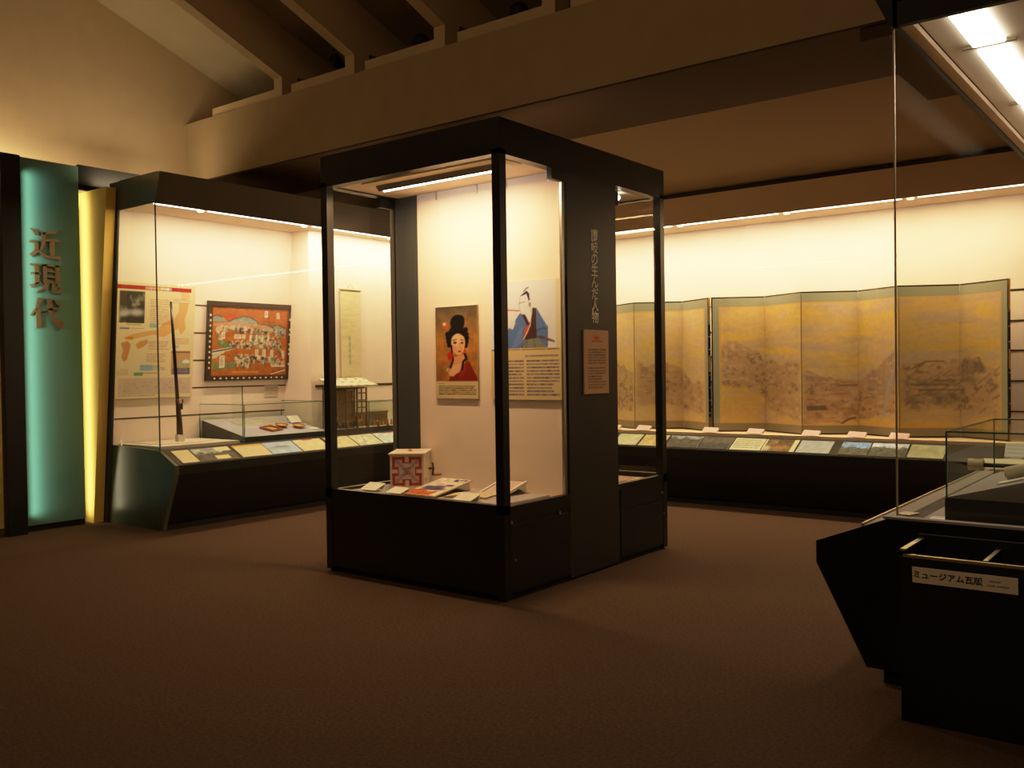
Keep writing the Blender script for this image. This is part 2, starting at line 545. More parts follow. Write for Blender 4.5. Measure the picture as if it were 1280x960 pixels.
# ------------------------------------------------------------------ portal with teal board on the left
XT = -9.05
r = thing('sign_portal', 'tall teal sign board with raised bronze characters between black post and yellow panel', 'sign', (XT, 4.4, 0))
MB().box(-9.03, -8.94, 3.85, 4.03, 0, 3.575).build('post', 'case_black', r, bevel=.004)
MB().box(XT - .04, XT, 3.88, 4.64, .06, 3.585).build('board', 'teal_board', r)
MB().box(XT - .04, XT - .01, 3.90, 4.64, 0, .06).build('kick_strip', 'case_black', r)
MB().box(XT - .04, XT, 4.64, 5.55, 3.355, 3.605).box(XT - .04, XT, 4.83, 5.55, 3.12, 3.355).build('header', 'case_black_matte', r)
MB().box(-9.048, -9.032, 3.95, 3.975, .1, 3.5).build('light_channel', 'case_black_matte', r)
strokes = [
    [(118, 88), (152, 98), (185, 122), (182, 140), (155, 136), (140, 115)],
    [(110, 186), (180, 184), (180, 200), (110, 202)], [(148, 198), (180, 195), (180, 262), (150, 272)],
    [(150, 262), (110, 298), (125, 320), (180, 282), (240, 324), (358, 330), (370, 298), (250, 300), (186, 262)],
    [(345, 86), (330, 112), (225, 134), (212, 118), (300, 98)], [(207, 110), (242, 112), (236, 215), (200, 270), (190, 262), (207, 205)],
    [(236, 166), (335, 158), (364, 182), (236, 188)], [(274, 182), (312, 182), (312, 302), (276, 302)],
    [(112, 376), (198, 376), (198, 391), (112, 391)], [(115, 446), (194, 446), (194, 461), (115, 461)],
    [(104, 548), (190, 520), (198, 536), (120, 570)], [(145, 388), (178, 388), (178, 535), (145, 548)],
    [(218, 374), (348, 374), (348, 392), (218, 392)], [(218, 376), (246, 376), (246, 532), (218, 532)],
    [(316, 376), (348, 376), (348, 532), (316, 532)], [(244, 424), (320, 424), (320, 438), (244, 438)],
    [(244, 469), (320, 469), (320, 483), (244, 483)], [(244, 514), (320, 514), (320, 530), (244, 530)],
    [(232, 530), (266, 530), (246, 577), (165, 611), (160, 602), (215, 572)],
    [(284, 528), (314, 528), (307, 582), (330, 590), (350, 558), (373, 570), (362, 606), (300, 610), (281, 595)],
    [(165, 652), (207, 664), (152, 760), (110, 801), (104, 792), (145, 735)], [(150, 742), (187, 735), (187, 896), (150, 902)],
    [(190, 750), (335, 726), (340, 742), (190, 764)],
    [(240, 653), (277, 655), (283, 720), (303, 800), (340, 846), (355, 832), (374, 850), (362, 900), (330, 902), (280, 842), (251, 740)],
    [(300, 666), (332, 680), (358, 705), (346, 717), (315, 700)]]
mb = MB()
for st in strokes:
    mb.prism([(4.144 + (p[0] - 110) / 260 * .302, 2.916 - (p[1] - 88) / 812 * .957) for p in st], lambda p, t: (t, p[0], p[1]), XT, XT + .022)
mb.build('lettering', 'bronze', r)

# yellow partition beside the left case
mb = MB().prism([(-9.5, 0), (-9.045, 0), (-8.665, 3.345), (-9.5, 3.345)], lambda p, t: (p[0], t, p[1]), 4.72, 4.822)
tag(mb.build('partition_panel', 'yellow_panel'), 'yellow leaning partition panel lit between the teal board and the left wall case', 'partition')
lamp_area('lamp_teal', (-8.985, 4.036, 1.8), (-.55, 1, 0), .07, 3.3, 4.5, (.70, 1.0, .82), spread=PI * .30, xaxis=(1, 0, 0))
lamp_area('lamp_yellow', (-9.115, 4.635, 1.7), (.25, 1, 0), .03, 3.2, 7, (1, .86, .50), xaxis=(1, 0, 0))
lamp_area('lamp_cove', (-9.28, 4.2, 3.30), (-.35, .25, 1), .12, 2.4, 20, (1, .74, .40), xaxis=(1, 0, 0))
lamp_area('lamp_cove_case', (-8.95, 5.25, 3.45), (-.5, 0, 1), .15, 0.9, 9, (1, .76, .42), xaxis=(1, 0, 0))


# ------------------------------------------------------------------ wall cases sharing one profile
def case_profile(zlip0, zlip1, zrail, depth):
    body = [(0, zrail), (.265, zlip1), (.265, zlip0), (.05, .07), (-depth, .07), (-depth, zrail)]
    plinth = [(.03, 0), (.03, .07), (-depth, .07), (-depth, 0)]
    return body, plinth


# ---- left case
XG = -8.02
L = thing('long_showcase', 'long glazed wall case along the left wall holding map panel and votive painting', 'display case', (-8.3, 6.8, 0))
LX = lambda p, t: (XG + p[0], t, p[1])
bodyL, plinthL = case_profile(.55, .635, .765, .95)
YE = 4.85
MB().prism(bodyL, LX, YE + .03, 9.3).build('base', 'case_black', L)
MB().prism(plinthL, LX, YE + .01, 9.3).build('plinth', 'case_black_matte', L)
MB().prism([(0, .766), (.258, .640), (.258, .643), (0, .769)], LX, YE + .03, 9.15).build('reading_rail', 'case_charcoal', L)
for yy in (5.75, 7.05, 8.35):
    MB().prism([(.258, .545), (.262, .545), (.056, .085), (.052, .085)], LX, yy, yy + .008).build('panel_joint', 'groove', L)
endp = [(.0, .765), (.265, .635), (.265, .55), (.05, .07), (.03, 0), (-1.04, 0), (-.87, .79)]
MB().prism(endp, LX, YE - .01, YE + .03).build('end_panel', 'end_panel_green', L)
MB().prism([(.012, 3.125), (.11, 3.41), (.02, 3.42), (-.64, 3.42), (-.64, 3.17), (-.03, 3.17), (-.03, 3.125)], LX, YE, 9.15).build('canopy', 'fascia_dark', L)
MB().prism([(.012, 3.125), (.11, 3.41), (-.80, 3.41), (-.72, 3.05), (-.66, 3.125)], LX, YE - .012, YE).build('canopy_end', 'end_panel_green', L)
MB().box(XG - .62, XG - .085, YE, 9.15, 3.135, 3.165).build('ceiling_panel', 'case_ceiling', L)
KT = .095
xw = lambda z: -8.645 - (3.13 - z) * KT
MB().prism([(xw(.76), .76), (xw(3.14), 3.14), (-9.0, 3.14), (-9.0, .76)], lambda p, t: (p[0], t, p[1]), YE - .006, 6.98).build('back_wall', 'cloth_wall', L)
MB().box(-8.95, -8.35, 6.97, 7.06, .76, 3.14).build('pier', 'cloth_wall', L, bevel=.012)
MB().box(-8.40, -8.352, 7.03, 9.3, .76, 3.14).build('back_wall', 'cloth_wall', L)
mb = MB()
for z in (2.232, 1.936, 1.642, 1.345, 1.05):
    mb.box(xw(z) - .004, xw(z) + .002, YE, 6.97, z - .007, z + .007)
mb.box(-8.353, -8.348, 7.03, 9.15, 1.315, 1.345)
mb.build('hanging_slot', 'groove', L)
mb = MB().prism([(-9.065, 0), (-8.985, 0), (xw(.8) - .005, .8), (xw(3.13) - .005, 3.13), (-8.70, 3.13)], lambda p, t: (p[0], t, p[1]), YE - .02, YE + .02)
mb.build('end_post', 'slate_panel', L)
MB().box(-8.95, XG - .0, YE + .03, 9.15, .752, .768).build('deck', 'riser_grey', L)
for y0, y1 in ((4.87, 5.38), (5.46, 6.70), (6.80, 8.04), (8.12, 9.1)):
    MB().box(XG - .062, XG - .038, y0, y1, 3.124, 3.145).build('fluorescent_tube', 'tube_glow', L)
    MB().lathe([(.035, 0), (.03, -.012), (.012, -.014)], (XG - .12, y1 + .04, 3.135), 14).build('downlight', 'bulb_glow', L)
MB().quad((XG, YE, .765), (XG, 9.15, .765), (XG, 9.15, 3.13), (XG, YE, 3.13)).build('front_glass', 'case_glass', L)
MB().quad((XG, YE, .765), (xw(.79), YE, .79), (xw(3.13), YE, 3.13), (XG, YE, 3.13)).build('end_glass', 'end_glass', L)
MB().box(XG - .006, XG + .004, YE - .006, YE + .004, .765, 3.13).build('glass_edge', 'glass_edge_dark', L)
lamp_area('lamp_left_case', (XG - .06, 7.0, 3.115), (-.07, 0, -1), .06, 4.2, 100, (1, .67, .33), xaxis=(1, 0, 0))

# ---- back case
YG = 9.15
B = thing('long_showcase', 'long glazed wall case across the back holding two gold folding screens', 'display case', (-4.4, 9.3, 0))
BX = lambda p, t: (t, YG - p[0], p[1])
bodyB, plinthB = case_profile(.515, .615, .745, .62)
MB().prism(bodyB, BX, -7.5, -1.28).build('base', 'case_black', B)
MB().prism(plinthB, BX, -7.5, -1.28).build('plinth', 'case_black_matte', B)
MB().prism([(0, .746), (.258, .620), (.258, .623), (0, .749)], BX, -7.5, -1.28).build('reading_rail', 'case_charcoal', B)
MB().prism([(.012, 3.06), (.11, 3.335), (.05, 3.335), (-.62, 3.335), (-.62, 3.10), (-.03, 3.10), (-.03, 3.06)], BX, -7.5, -.47).build('canopy', 'fascia_brown', B)
MB().box(-7.5, -.47, YG - .10, YG + .02, 3.336, 3.37).build('shadow_gap', 'groove', B)
MB().box(-7.5, -.47, YG + .085, 9.78, 3.07, 3.10).build('ceiling_panel', 'case_ceiling', B)
MB().box(-7.6, -.47, 9.76, 9.80, .70, 3.10).build('back_wall', 'cloth_wall', B)
mb = MB()
for z in (2.18, 1.889, 1.607, 1.319, 1.03):
    mb.box(-7.5, -.47, 9.753, 9.758, z - .007, z + .007)
mb.build('hanging_slot', 'groove', B)
MB().box(-7.5, -1.28, YG + .03, 9.76, .735, .775).build('deck', 'deck_peach', B)
for x0, x1 in ((-7.2, -6.15), (-6.05, -4.85), (-4.72, -3.63), (-3.49, -2.42), (-2.27, -1.2)):
    MB().box(x0, x1, YG + .036, YG + .050, 3.056, 3.068).build('fluorescent_tube', 'tube_glow', B)
    MB().lathe([(.035, 0), (.03, -.012), (.012, -.014)], (x1 + .065, YG + .11, 3.07), 14).build('downlight', 'bulb_glow', B)
MB().quad((-7.5, YG, .745), (-1.28, YG, .745), (-1.28, YG, 3.06), (-7.5, YG, 3.06)).build('front_glass', 'case_glass', B)
lamp_area('lamp_back_case', (-4.3, YG + .05, 3.045), (0, .05, -1), 6.0, .06, 165, (1, .67, .33), xaxis=(1, 0, 0))

# ---- right case
XC = -1.235
R_ = thing('long_showcase', 'black glazed wall case at right seen end on with bright ceiling panels', 'display case', (-1.0, 6.0, 0))
RX = lambda p, t: (XC - p[0], t, p[1])
bodyR, plinthR = case_profile(.545, .645, .775, .74)
bodyR[0] = (.125, .728); bodyR[1] = (.13, .62); bodyR[2] = (.13, .54); bodyR[5] = (-.74, .728)
YR = 4.42
MB().prism(bodyR, RX, YR + .05, 8.62).build('base', 'case_black', R_)
MB().prism(plinthR, RX, YR + .03, 8.62).build('plinth', 'case_black_matte', R_)
MB().prism([(0, .779), (.335, .645), (.335, .54), (.10, .07), (-.75, .07), (-.75, .779)], RX, YR, YR + .05).build('end_panel', 'case_black_matte', R_)
MB().box(XC - .02, -.47, YR - .004, YR + .05, .779, .790).build('end_trim', 'mount_grey', R_)
MB().box(XC - .122, XC - .03, YR + .05, 8.6, .728, .734).build('inner_ledge', 'mount_grey', R_)
MB().box(XC - .03, XC + .06, YR + .05, 8.6, .728, .7345).build('ledge_groove', 'riser_grey', R_)
MB().box(XC - .134, XC - .126, YR + .05, 8.6, .70, .742).build('rail_edge', 'chrome_trim', R_)
MB().box(XC + .06, -.47, YR + .05, 8.62, .728, .735).build('deck', 'mount_grey', R_)
MB().prism([(.012, 3.09), (.17, 3.43), (-.75, 3.43), (-.75, 3.20), (-.02, 3.20), (-.02, 3.09)], RX, 4.56, 8.86).build('canopy', 'case_black_matte', R_)
MB().box(XC, -.47, 4.56, 4.60, 3.09, 3.43).build('canopy_end', 'case_black_matte', R_)
MB().box(XC + .02, XC + .075, 4.60, 8.86, 3.10, 3.13).build('glass_channel', 'fascia_brown', R_)
MB().box(XC + .075, -.47, 4.60, 8.86, 3.14, 3.17).build('ceiling_panel', 'case_ceiling', R_)
for y0, y1 in ((4.67, 5.22), (5.33, 6.54), (6.65, 7.86)):
    o = MB().box(-1.02, -.865, y0, y1, 3.112, 3.141).build('light_panel', 'diffuser_glow', R_, bevel=.01)
for y in (5.275, 6.595):
    MB().box(-1.08, -.83, y - .012, y + .012, 3.13, 3.141).build('panel_divider', 'board_edge', R_)
MB().quad((XC, 4.58, .735), (XC, 8.86, .735), (XC, 8.86, 3.1), (XC, 4.58, 3.1)).build('front_glass', 'haze_glass', R_)
MB().quad((XC, 4.58, .735), (-.47, 4.58, .735), (-.47, 4.58, 3.1), (XC, 4.58, 3.1)).build('end_glass', 'case_glass', R_)
MB().box(XC - .004, XC + .004, 4.576, 4.584, .735, 3.1).build('glass_edge', 'glass_edge_pale', R_)
lamp_area('lamp_right_case', (-.94, 6.2, 3.09), (0, 0, -1), .16, 3.2, 20, (1, .70, .38), xaxis=(1, 0, 0))

# ------------------------------------------------------------------ central showcase
X0, X1, Y0, Y1 = -5.347, -3.635, 4.587, 6.754
HC = 3.105
S = thing('display_case', 'tall black free-standing glazed showcase in the middle of the gallery', 'display case', ((X0 + X1) / 2, (Y0 + Y1) / 2, 0))
MB().box(X0 + .004, X1 - .004, Y0 + .004, Y1 - .004, .04, .575).build('base', 'case_black', S)
MB().box(X0 + .02, X1 - .02, Y0 + .02, Y1 - .02, 0, .04).build('plinth', 'case_black_matte', S)
# mid wall between the two bays
MB().box(X0, X1, 5.335, 5.99, .02, 2.88).build('centre_wall', 'case_charcoal', S)
for x, y in ((X0, Y0), (X1 - .065, Y0), (X0, Y1 - .065), (X1 - .065, Y1 - .065)):
    MB().box(x, x + .065, y, y + .065, .02, HC - .2).build('corner_post', 'case_black', S)
mb = MB().box(X0, X1, Y0, Y0 + .08, 2.875, HC).box(X0, X1, Y1 - .08, Y1, 2.875, HC)
mb.box(X0, X0 + .08, Y0 + .08, Y1 - .08, 2.875, HC).box(X1 - .08, X1, Y0 + .08, Y1 - .08, 2.875, HC)
mb.box(X0 + .05, X1 - .05, Y0 + .05, Y1 - .05, 3.0, HC - .004)
mb.build('top_frame', 'case_black', S)
for ya in (Y0, Y1 - .05):
    MB().box(X0, X1, ya, ya + .05, .56, .622).build('sill', 'case_black', S)
for ya, yb in ((Y0 + .05, 5.335), (5.99, Y1 - .05)):
    for xa in (X0, X1 - .05):
        MB().box(xa, xa + .05, ya, yb, .56, .612).build('side_sill', 'case_black', S)
# bay floors and ceilings
for ya, yb in ((Y0 + .05, 5.335), (5.99, Y1 - .05)):
    MB().box(X0 + .05, X1 - .05, ya, yb, .572, .582).build('bay_floor', 'deck_peach', S)
    MB().box(X0 + .05, X1 - .05, ya, yb, 2.885, 2.91).build('bay_ceiling', 'case_ceiling', S)
# white lining board of the front bay with slim hooks at the top
MB().box(-5.05, X1 - .05, 5.315, 5.335, .582, 2.885).build('lining_board', 'cloth_wall', S)
for x in (-4.84, -4.43, -4.15, -3.77):
    MB().box(x - .005, x + .005, 5.307, 5.315, 2.82, 2.885).build('picture_hook', 'aluminium', S)
MB().box(X0 + .05, -5.05, 5.318, 5.335, .582, 2.885).build('side_lining', 'slate_panel', S)
# strip light in the front bay: plate, shade, tube
MB().box(-5.02, -3.72, 4.70, 4.93, 2.872, 2.886).build('light_housing', 'case_ceiling', S)
MB().prism([(4.80, 2.872), (4.83, 2.835), (4.86, 2.845), (4.86, 2.872)], lambda p, t: (t, p[0], p[1]), -4.98, -3.86).build('light_shade', 'aluminium', S)
MB().tube([(-4.97, 4.88, 2.852), (-3.88, 4.88, 2.852)], .014, 10).build('fluorescent_tube', 'tube_glow', S)
for x in (-4.74, -4.02):
    MB().lathe([(.05, 0), (.042, -.015), (.02, -.016)], (x, 5.03, 2.885), 16).build('downlight', 'box_white', S)
MB().box(-5.2, -3.78, 6.2, 6.275, 2.78, 2.884).build('light_shade', 'case_black_matte', S)
MB().blob((-3.80, 6.295, 2.845), .02, .03, .02, 10, 6).build('lamp_bulb', 'tube_glow', S)
# glass
zb, zt = .61, 2.885
MB().quad((X0 + .06, Y0 + .03, zb), (X1 - .06, Y0 + .03, zb), (X1 - .06, Y0 + .03, zt), (X0 + .06, Y0 + .03, zt)).build('front_glass', 'case_glass', S)
MB().quad((X0 + .06, Y1 - .03, zb), (X1 - .06, Y1 - .03, zb), (X1 - .06, Y1 - .03, zt), (X0 + .06, Y1 - .03, zt)).build('rear_glass', 'case_glass', S)
for x in (X0 + .025, X1 - .025):
    for ya, yb in ((Y0 + .06, 5.335), (5.99, Y1 - .06)):
        MB().quad((x, ya, zb), (x, yb, zb), (x, yb, zt), (x, ya, zt)).build('side_glass', 'case_glass', S)
for x in (X0 + .012, X1 - .03):
    MB().box(x, x + .018, 5.292, 5.322, zb, 2.80).build('glass_stile', 'aluminium', S)
    MB().box(x - .01, x + .03, 5.16, 5.335, 2.80, 2.885).build('hinge_block', 'case_black', S)
# access panels with locks on the right face
PX = X1 - .004
MB().box(PX, PX + .006, Y0 + .05, 5.33, .05, .488).build('access_panel', 'case_black', S)
MB().box(PX, PX + .006, Y0 + .05, 5.33, .512, .562).build('access_strip', 'case_black', S)
MB().box(PX, PX + .006, 6.02, Y1 - .08, .05, .40).build('access_panel', 'case_black', S)
MB().box(PX, PX + .006, 6.02, Y1 - .08, .42, .562).build('access_strip', 'case_black', S)
for y, z in ((4.655, .508), (5.20, .502), (4.69, .26), (6.66, .47), (6.69, .30)):
    MB().tube([(X1 + .002, y, z), (X1 + .008, y, z)], .011 if z > .4 else .007, 10).build('lock', 'brass', S)
# vertical title lettering on the centre wall
def face_right(y, z):       # lettering on a face looking to +X
    return Matrix(((0, 0, 1, X1 + .002), (1, 0, 0, y), (0, 1, 0, z), (0, 0, 0, 1)))
items = []
off = S.location
for i, ch in enumerate('讃岐の生んだ人物'):
    M = face_right(5.687, 2.458 - i * .0848)
    M.translation -= off
    items.append((ch, .098, M))
text_mesh('lettering', items, 'lettering_beige', S, .001, .0007)
lamp_area('lamp_front_bay', (-4.42, 4.86, 2.83), (0, .03, -1), 1.08, .06, 40, (1, .60, .26), xaxis=(1, 0, 0))
lamp_area('lamp_rear_bay', (-4.5, 6.32, 2.83), (0, 0, -1), 1.2, .06, 8, (1, .62, .27), xaxis=(1, 0, 0))

# ------------------------------------------------------------------ works inside the central showcase
# portrait of a woman
cv = Cv(88, 156, (168, 108, 48), 3)
g = cv.v * 1.1
cv.a = np.clip(np.array([92, 78, 60])[None, None] * (1 - np.clip(g * 2.4, 0, 1))[..., None] / 255 + np.array([186, 118, 48])[None, None] * np.clip(g * 2.4, 0, 1)[..., None] / 255, 0, 1)
cv.ell(.5, .72, .7, .16, (150, 86, 40), .6, .6); cv.grain(.22, 6, 10, 4); cv.grain(.10, 30, 50, 5)
cv.poly([(.30, .82), (.40, .70), (.62, .60), (.80, .60), (.90, .70), (1, .79), (1, .84), (.28, .84)], (136, 36, 20))
cv.poly([(.62, .62), (.76, .60), (.70, .72), (.55, .80)], (166, 52, 26), .7)
cv.poly([(.40, .56), (.66, .52), (.72, .60), (.55, .72), (.42, .74), (.33, .70)], (228, 148, 92))
cv.poly([(.30, .72), (.42, .64), (.60, .62), (.56, .70), (.42, .76), (.33, .75)], (236, 168, 110))
HAIR = (24, 18, 17)
cv.ell(.53, .185, .165, .088, HAIR, 1, .1); cv.ell(.60, .16, .10, .06, HAIR, 1, .1)
cv.ell(.52, .33, .225, .125, HAIR, 1, .08)
for x, y in ((.30, .34), (.31, .38), (.33, .42), (.745, .31), (.755, .35), (.74, .39), (.72, .43), (.29, .30), (.73, .26)): cv.ell(x, y, .05, .026, HAIR, 1, .2)
cv.line([(.40, .22), (.48, .17), (.56, .15)], .014, (70, 60, 54), .6); cv.line([(.58, .23), (.66, .18)], .014, (70, 60, 54), .6); cv.line([(.36, .31), (.46, .26), (.60, .25)], .012, (70, 60, 54), .5)
cv.ell(.545, .40, .165, .115, (240, 168, 106), 1, .08); cv.poly([(.40, .42), (.69, .42), (.66, .49), (.60, .53), (.52, .53), (.44, .49)], (238, 164, 102)); cv.ell(.52, .37, .11, .06, (250, 194, 136), .7, .5)
for k in range(9): cv.ell(.40 + .034 * k, .312 - .030 * math.sin(k / 8 * PI), .032, .016, HAIR, 1, .2)
cv.ell(.47, .395, .045, .014, (90, 62, 60)); cv.ell(.635, .40, .035, .013, (90, 62, 60)); cv.line([(.42, .367), (.51, .36)], .014, (70, 40, 30)); cv.line([(.60, .365), (.67, .37)], .014, (70, 40, 30))
cv.line([(.57, .40), (.60, .455)], .018, (206, 120, 70)); cv.ell(.575, .49, .04, .010, (168, 52, 34)); cv.ell(.44, .455, .05, .026, (226, 120, 78), .5, .5)
cv.line([(.385, .43), (.39, .52), (.42, .58), (.36, .66)], .045, (30, 24, 22)); cv.line([(.70, .52), (.74, .57), (.66, .60), (.63, .68)], .05, (30, 24, 22))
cv.ell(.25, .205, .075, .035, (206, 84, 40)); cv.ell(.22, .19, .04, .018, (226, 196, 170)); cv.ell(.345, .54, .06, .045, (204, 36, 22)); cv.ell(.70, .49, .03, .022, (206, 66, 36))
cv.ell(.29, .685, .035, .02, (206, 190, 160), .8, .4)
cv.rect(0, .812, 1, 1, (224, 188, 128)); cv.rows(.06, .832, .20, .850, 1, (60, 40, 26)); cv.rows(.06, .858, .95, .965, 5, (70, 48, 30), .85, .55)
picture('portrait_panel', 'narrow panel with painted portrait of a woman in red with upswept black hair', 'panel',
        frame_matrix((-4.645, 5.30, 1.278), (1, 0, 0), (0, 0, 1)), .425, .708, .02, cv, face='portrait_print')
# portrait of a man with topknot
cv = Cv(112, 170, (236, 222, 206), 4)
cv.rect(.93, 0, 1, 1, (232, 200, 140), .8)
H_ = .53
def q(*P): return [(.30 + (a - 45) / 585 * .70, (b - 95) / 830 * .575 + .0) for a, b in P]
cv.poly(q((110, 560), (165, 490), (240, 520), (250, 800), (130, 930), (20, 930), (-60, 760)), (92, 116, 158))
cv.poly(q((300, 425), (350, 430), (470, 650), (478, 900), (470, 910), (330, 830)), (92, 116, 158))
cv.poly(q((180, 500), (215, 500), (268, 610), (300, 500), (305, 425), (345, 440), (350, 800), (190, 812), (250, 660)), (70, 42, 40))
cv.poly(q((215, 655), (275, 620), (255, 720), (200, 800), (190, 790)), (196, 84, 52)); cv.line(q((300, 430), (275, 640), (195, 805)), .012, (236, 208, 160))
cv.poly(q((200, 810), (350, 795), (470, 900), (470, 930), (150, 930)), (132, 130, 104)); cv.poly(q((130, 700), (190, 640), (175, 840), (90, 930), (40, 930)), (110, 134, 172), .8)
cv.line(q((240, 830), (220, 925)), .01, (96, 96, 78)); cv.line(q((320, 820), (330, 925)), .01, (96, 96, 78)); cv.line(q((180, 840), (165, 925)), .01, (96, 96, 78))
cv.poly(q((355, 765), (400, 765), (560, 835), (545, 848), (400, 800), (355, 780)), (96, 70, 56)); cv.line(q((455, 795), (545, 838)), .024, (126, 100, 76))
cv.line(q((350, 710), (400, 680), (470, 680)), .01, (54, 66, 100)); cv.line(q((478, 650), (470, 900)), .008, (58, 70, 104)); cv.line(q((110, 560), (160, 490)), .01, (54, 66, 100)); cv.line(q((150, 930), (250, 800)), .008, (60, 74, 110))
cv.poly(q((150, 300), (235, 250), (270, 330), (262, 400), (285, 500), (270, 600), (215, 500), (180, 500), (170, 470), (150, 430)), (238, 222, 210)); cv.ell(.30 + (208 - 45) / 585 * .70, (365 - 95) / 830 * .575, .078, .076, (238, 222, 210))
cv.poly(q((155, 280), (200, 245), (240, 215), (270, 255), (275, 330), (262, 340), (235, 255), (195, 272)), (52, 36, 52)); cv.line(q((205, 225), (235, 188), (258, 182)), .012, (48, 34, 44))
cv.line(q((262, 345), (262, 400), (285, 440), (300, 500)), .007, (176, 146, 128), .8); cv.line(q((160, 290), (155, 350), (145, 390), (155, 440), (172, 480)), .007, (176, 146, 128), .8); cv.line(q((150, 365), (170, 360)), .009, (110, 84, 80)); cv.line(q((190, 355), (212, 350)), .009, (110, 84, 80)); cv.ell(.30 + (278 - 45) / 585 * .70, (385 - 95) / 830 * .575, .014, .02, (130, 100, 90), .8)
cv.line(q((-120, 420), (150, 455)), .012, (180, 70, 44)); cv.poly(q((50, 560), (105, 590), (70, 680), (30, 660)), (232, 212, 196))
cv.rect(0, .565, 1, 1, (228, 192, 130)); cv.rows(.02, .572, .97, .584, 1, (120, 76, 40), .8, .8)
cv.rows(.50, .625, .96, .645, 1, (90, 70, 70), .7, .6, .1)
cv.rows(.05, .665, .48, .975, 11, (76, 66, 90), .8, .5); cv.rows(.52, .665, .97, .975, 11, (76, 66, 90), .8, .5)
picture('portrait_panel', 'wide panel with drawing of a topknotted man in blue kimono above two columns of print', 'panel',
        frame_matrix((-3.985, 5.298, 1.275), (1, 0, 0), (0, 0, 1)), .635, .857, .02, cv, face='portrait_print')
# notice on the outside of the centre wall
cv = Cv(56, 84, (206, 150, 98), 5)
cv.poly([(.36, .10), (.46, .085), (.60, .10), (.66, .13), (.60, .165), (.42, .165), (.36, .14)], (214, 110, 30)); cv.ell(.52, .125, .07, .02, (196, 60, 24)); cv.rows(.30, .175, .74, .20, 1, (90, 60, 40), .8, .7, 0)
cv.rows(.17, .30, .88, .55, 6, (80, 56, 40), .75, .5); cv.rows(.17, .585, .88, .93, 8, (80, 56, 40), .75, .5)
picture('notice_board', 'small tan notice panel with orange emblem below the vertical title on the black showcase', 'notice',
        frame_matrix((X1 + .009, 5.685, 1.31), (0, 1, 0), (0, 0, 1)), .333, .465, .008, cv, edge='notice_tan')
# grey mount under the objects
MB().box(-5.20, -3.76, 4.655, 5.265, .582, .607).build('tmp', 'mount_grey')
o = bpy.data.objects['tmp']; o.name = 'mount_board'; o.data.name = 'mount_board'
tag(o, 'flat grey mount board covering the floor of the front bay of the showcase', 'mount board')
ZM = .6075


def tilted(x0, x1, y0, depth, z0, tilt, rz=0.0):
    M = frame_matrix(((x0 + x1) / 2, y0, z0), (math.cos(rz), math.sin(rz), 0), (-math.sin(rz) * math.cos(tilt), math.cos(rz) * math.cos(tilt), math.sin(tilt)))
    return M


def caption(label, M, w, h, bg, group, rows=4, seed=0, name='caption_card', ink=(110, 80, 60), cat='caption card', stand=True, res=34):
    """bent caption card: leaning face, printed rows, folded back leg"""
    r = thing(name, label, cat, group=group, M=M)
    mb = MB().box(-w / 2, w / 2, 0, h, -.0025, 0)
    if stand:
        mb.prism([(h, -.0025), (h - .003, 0), (h - .035, -.03), (h - .033, -.034)], lambda p, t: (t, p[0], p[1]), -w / 2, w / 2)
    mb.build('card', 'paper', r, world=False)
    cv = Cv(res, max(12, int(res * h / w)), bg, seed)
    if rows:
        cv.rows(.08, .12, .92, .92, rows, ink, .6, .45)
    print_mesh('printed_face', cv, -w / 2 + .001, w / 2 - .001, .001, h - .001, .0006, r)
    return r


caption('white caption card in front of the hand-cranked box, leftmost in the showcase', tilted(-5.10, -4.93, 4.70, .12, ZM + .012, .38), .165, .115, (246, 226, 186), 'cards in the front bay', 3, 1, ink=(200, 170, 140))
caption('white caption card between the cranked box and the colour booklet', tilted(-4.80, -4.65, 4.675, .12, ZM + .012, .3), .15, .105, (246, 226, 186), 'cards in the front bay', 3, 2, ink=(200, 170, 140))
caption('white caption card before the old open book, rightmost in the showcase', tilted(-4.145, -3.99, 4.665, .12, ZM + .012, .3), .165, .11, (246, 226, 186), 'cards in the front bay', 3, 3, ink=(200, 170, 140))

# hand-cranked box
ang = .62
Rz = Matrix.Translation((-4.83, 4.93, ZM)) @ Matrix.Rotation(ang, 4, 'Z')
r = thing('cranked_box', 'white wooden box with red notched pattern on its front and a side crank', 'box', M=Rz)
bw, bd, bh = .255, .36, .262
MB().box(-bw / 2, bw / 2, 0, bd, .014, bh).build('case', 'box_white', r, world=False, bevel=.002)
MB().box(-bw / 2 - .006, bw / 2 + .006, -.006, bd + .006, 0, .014).build('base_board', 'box_white', r, world=False)
MB().box(-bw / 2 - .010, bw / 2 + .012, -.012, bd + .012, bh, bh + .012).build('lid', 'box_white', r, world=False, bevel=.002)
cv = Cv(70, 70, (226, 192, 160), 6)
cv.rect(.06, .06, .94, .94, (182, 66, 34)); cv.rect(.14, .14, .86, .86, (214, 170, 144))
for sx, sy in ((.5, .06), (.5, .94), (.06, .5), (.94, .5)):
    if sx == .5:
        y0, y1 = (.0, .30) if sy < .5 else (.70, 1.0)
        cv.rect(.36, min(y0, y1), .64, max(y0, y1), (182, 66, 34)); cv.rect(.44, 0 if sy < .5 else .78, .56, .22 if sy < .5 else 1, (226, 192, 160))
    else:
        x0, x1 = (0, .30) if sx < .5 else (.70, 1.0)
        cv.rect(x0, .36, x1, .64, (182, 66, 34)); cv.rect(0 if sx < .5 else .78, .44, .22 if sx < .5 else 1, .56, (226, 192, 160))
cv.rect(0, 0, 1, .05, (226, 192, 160)); cv.rect(0, .95, 1, 1, (226, 192, 160)); cv.rect(0, 0, .05, 1, (226, 192, 160)); cv.rect(.95, 0, 1, 1, (226, 192, 160))
cv.rect(.26, .26, .74, .74, (214, 170, 144))
rg = np.random.RandomState(3)
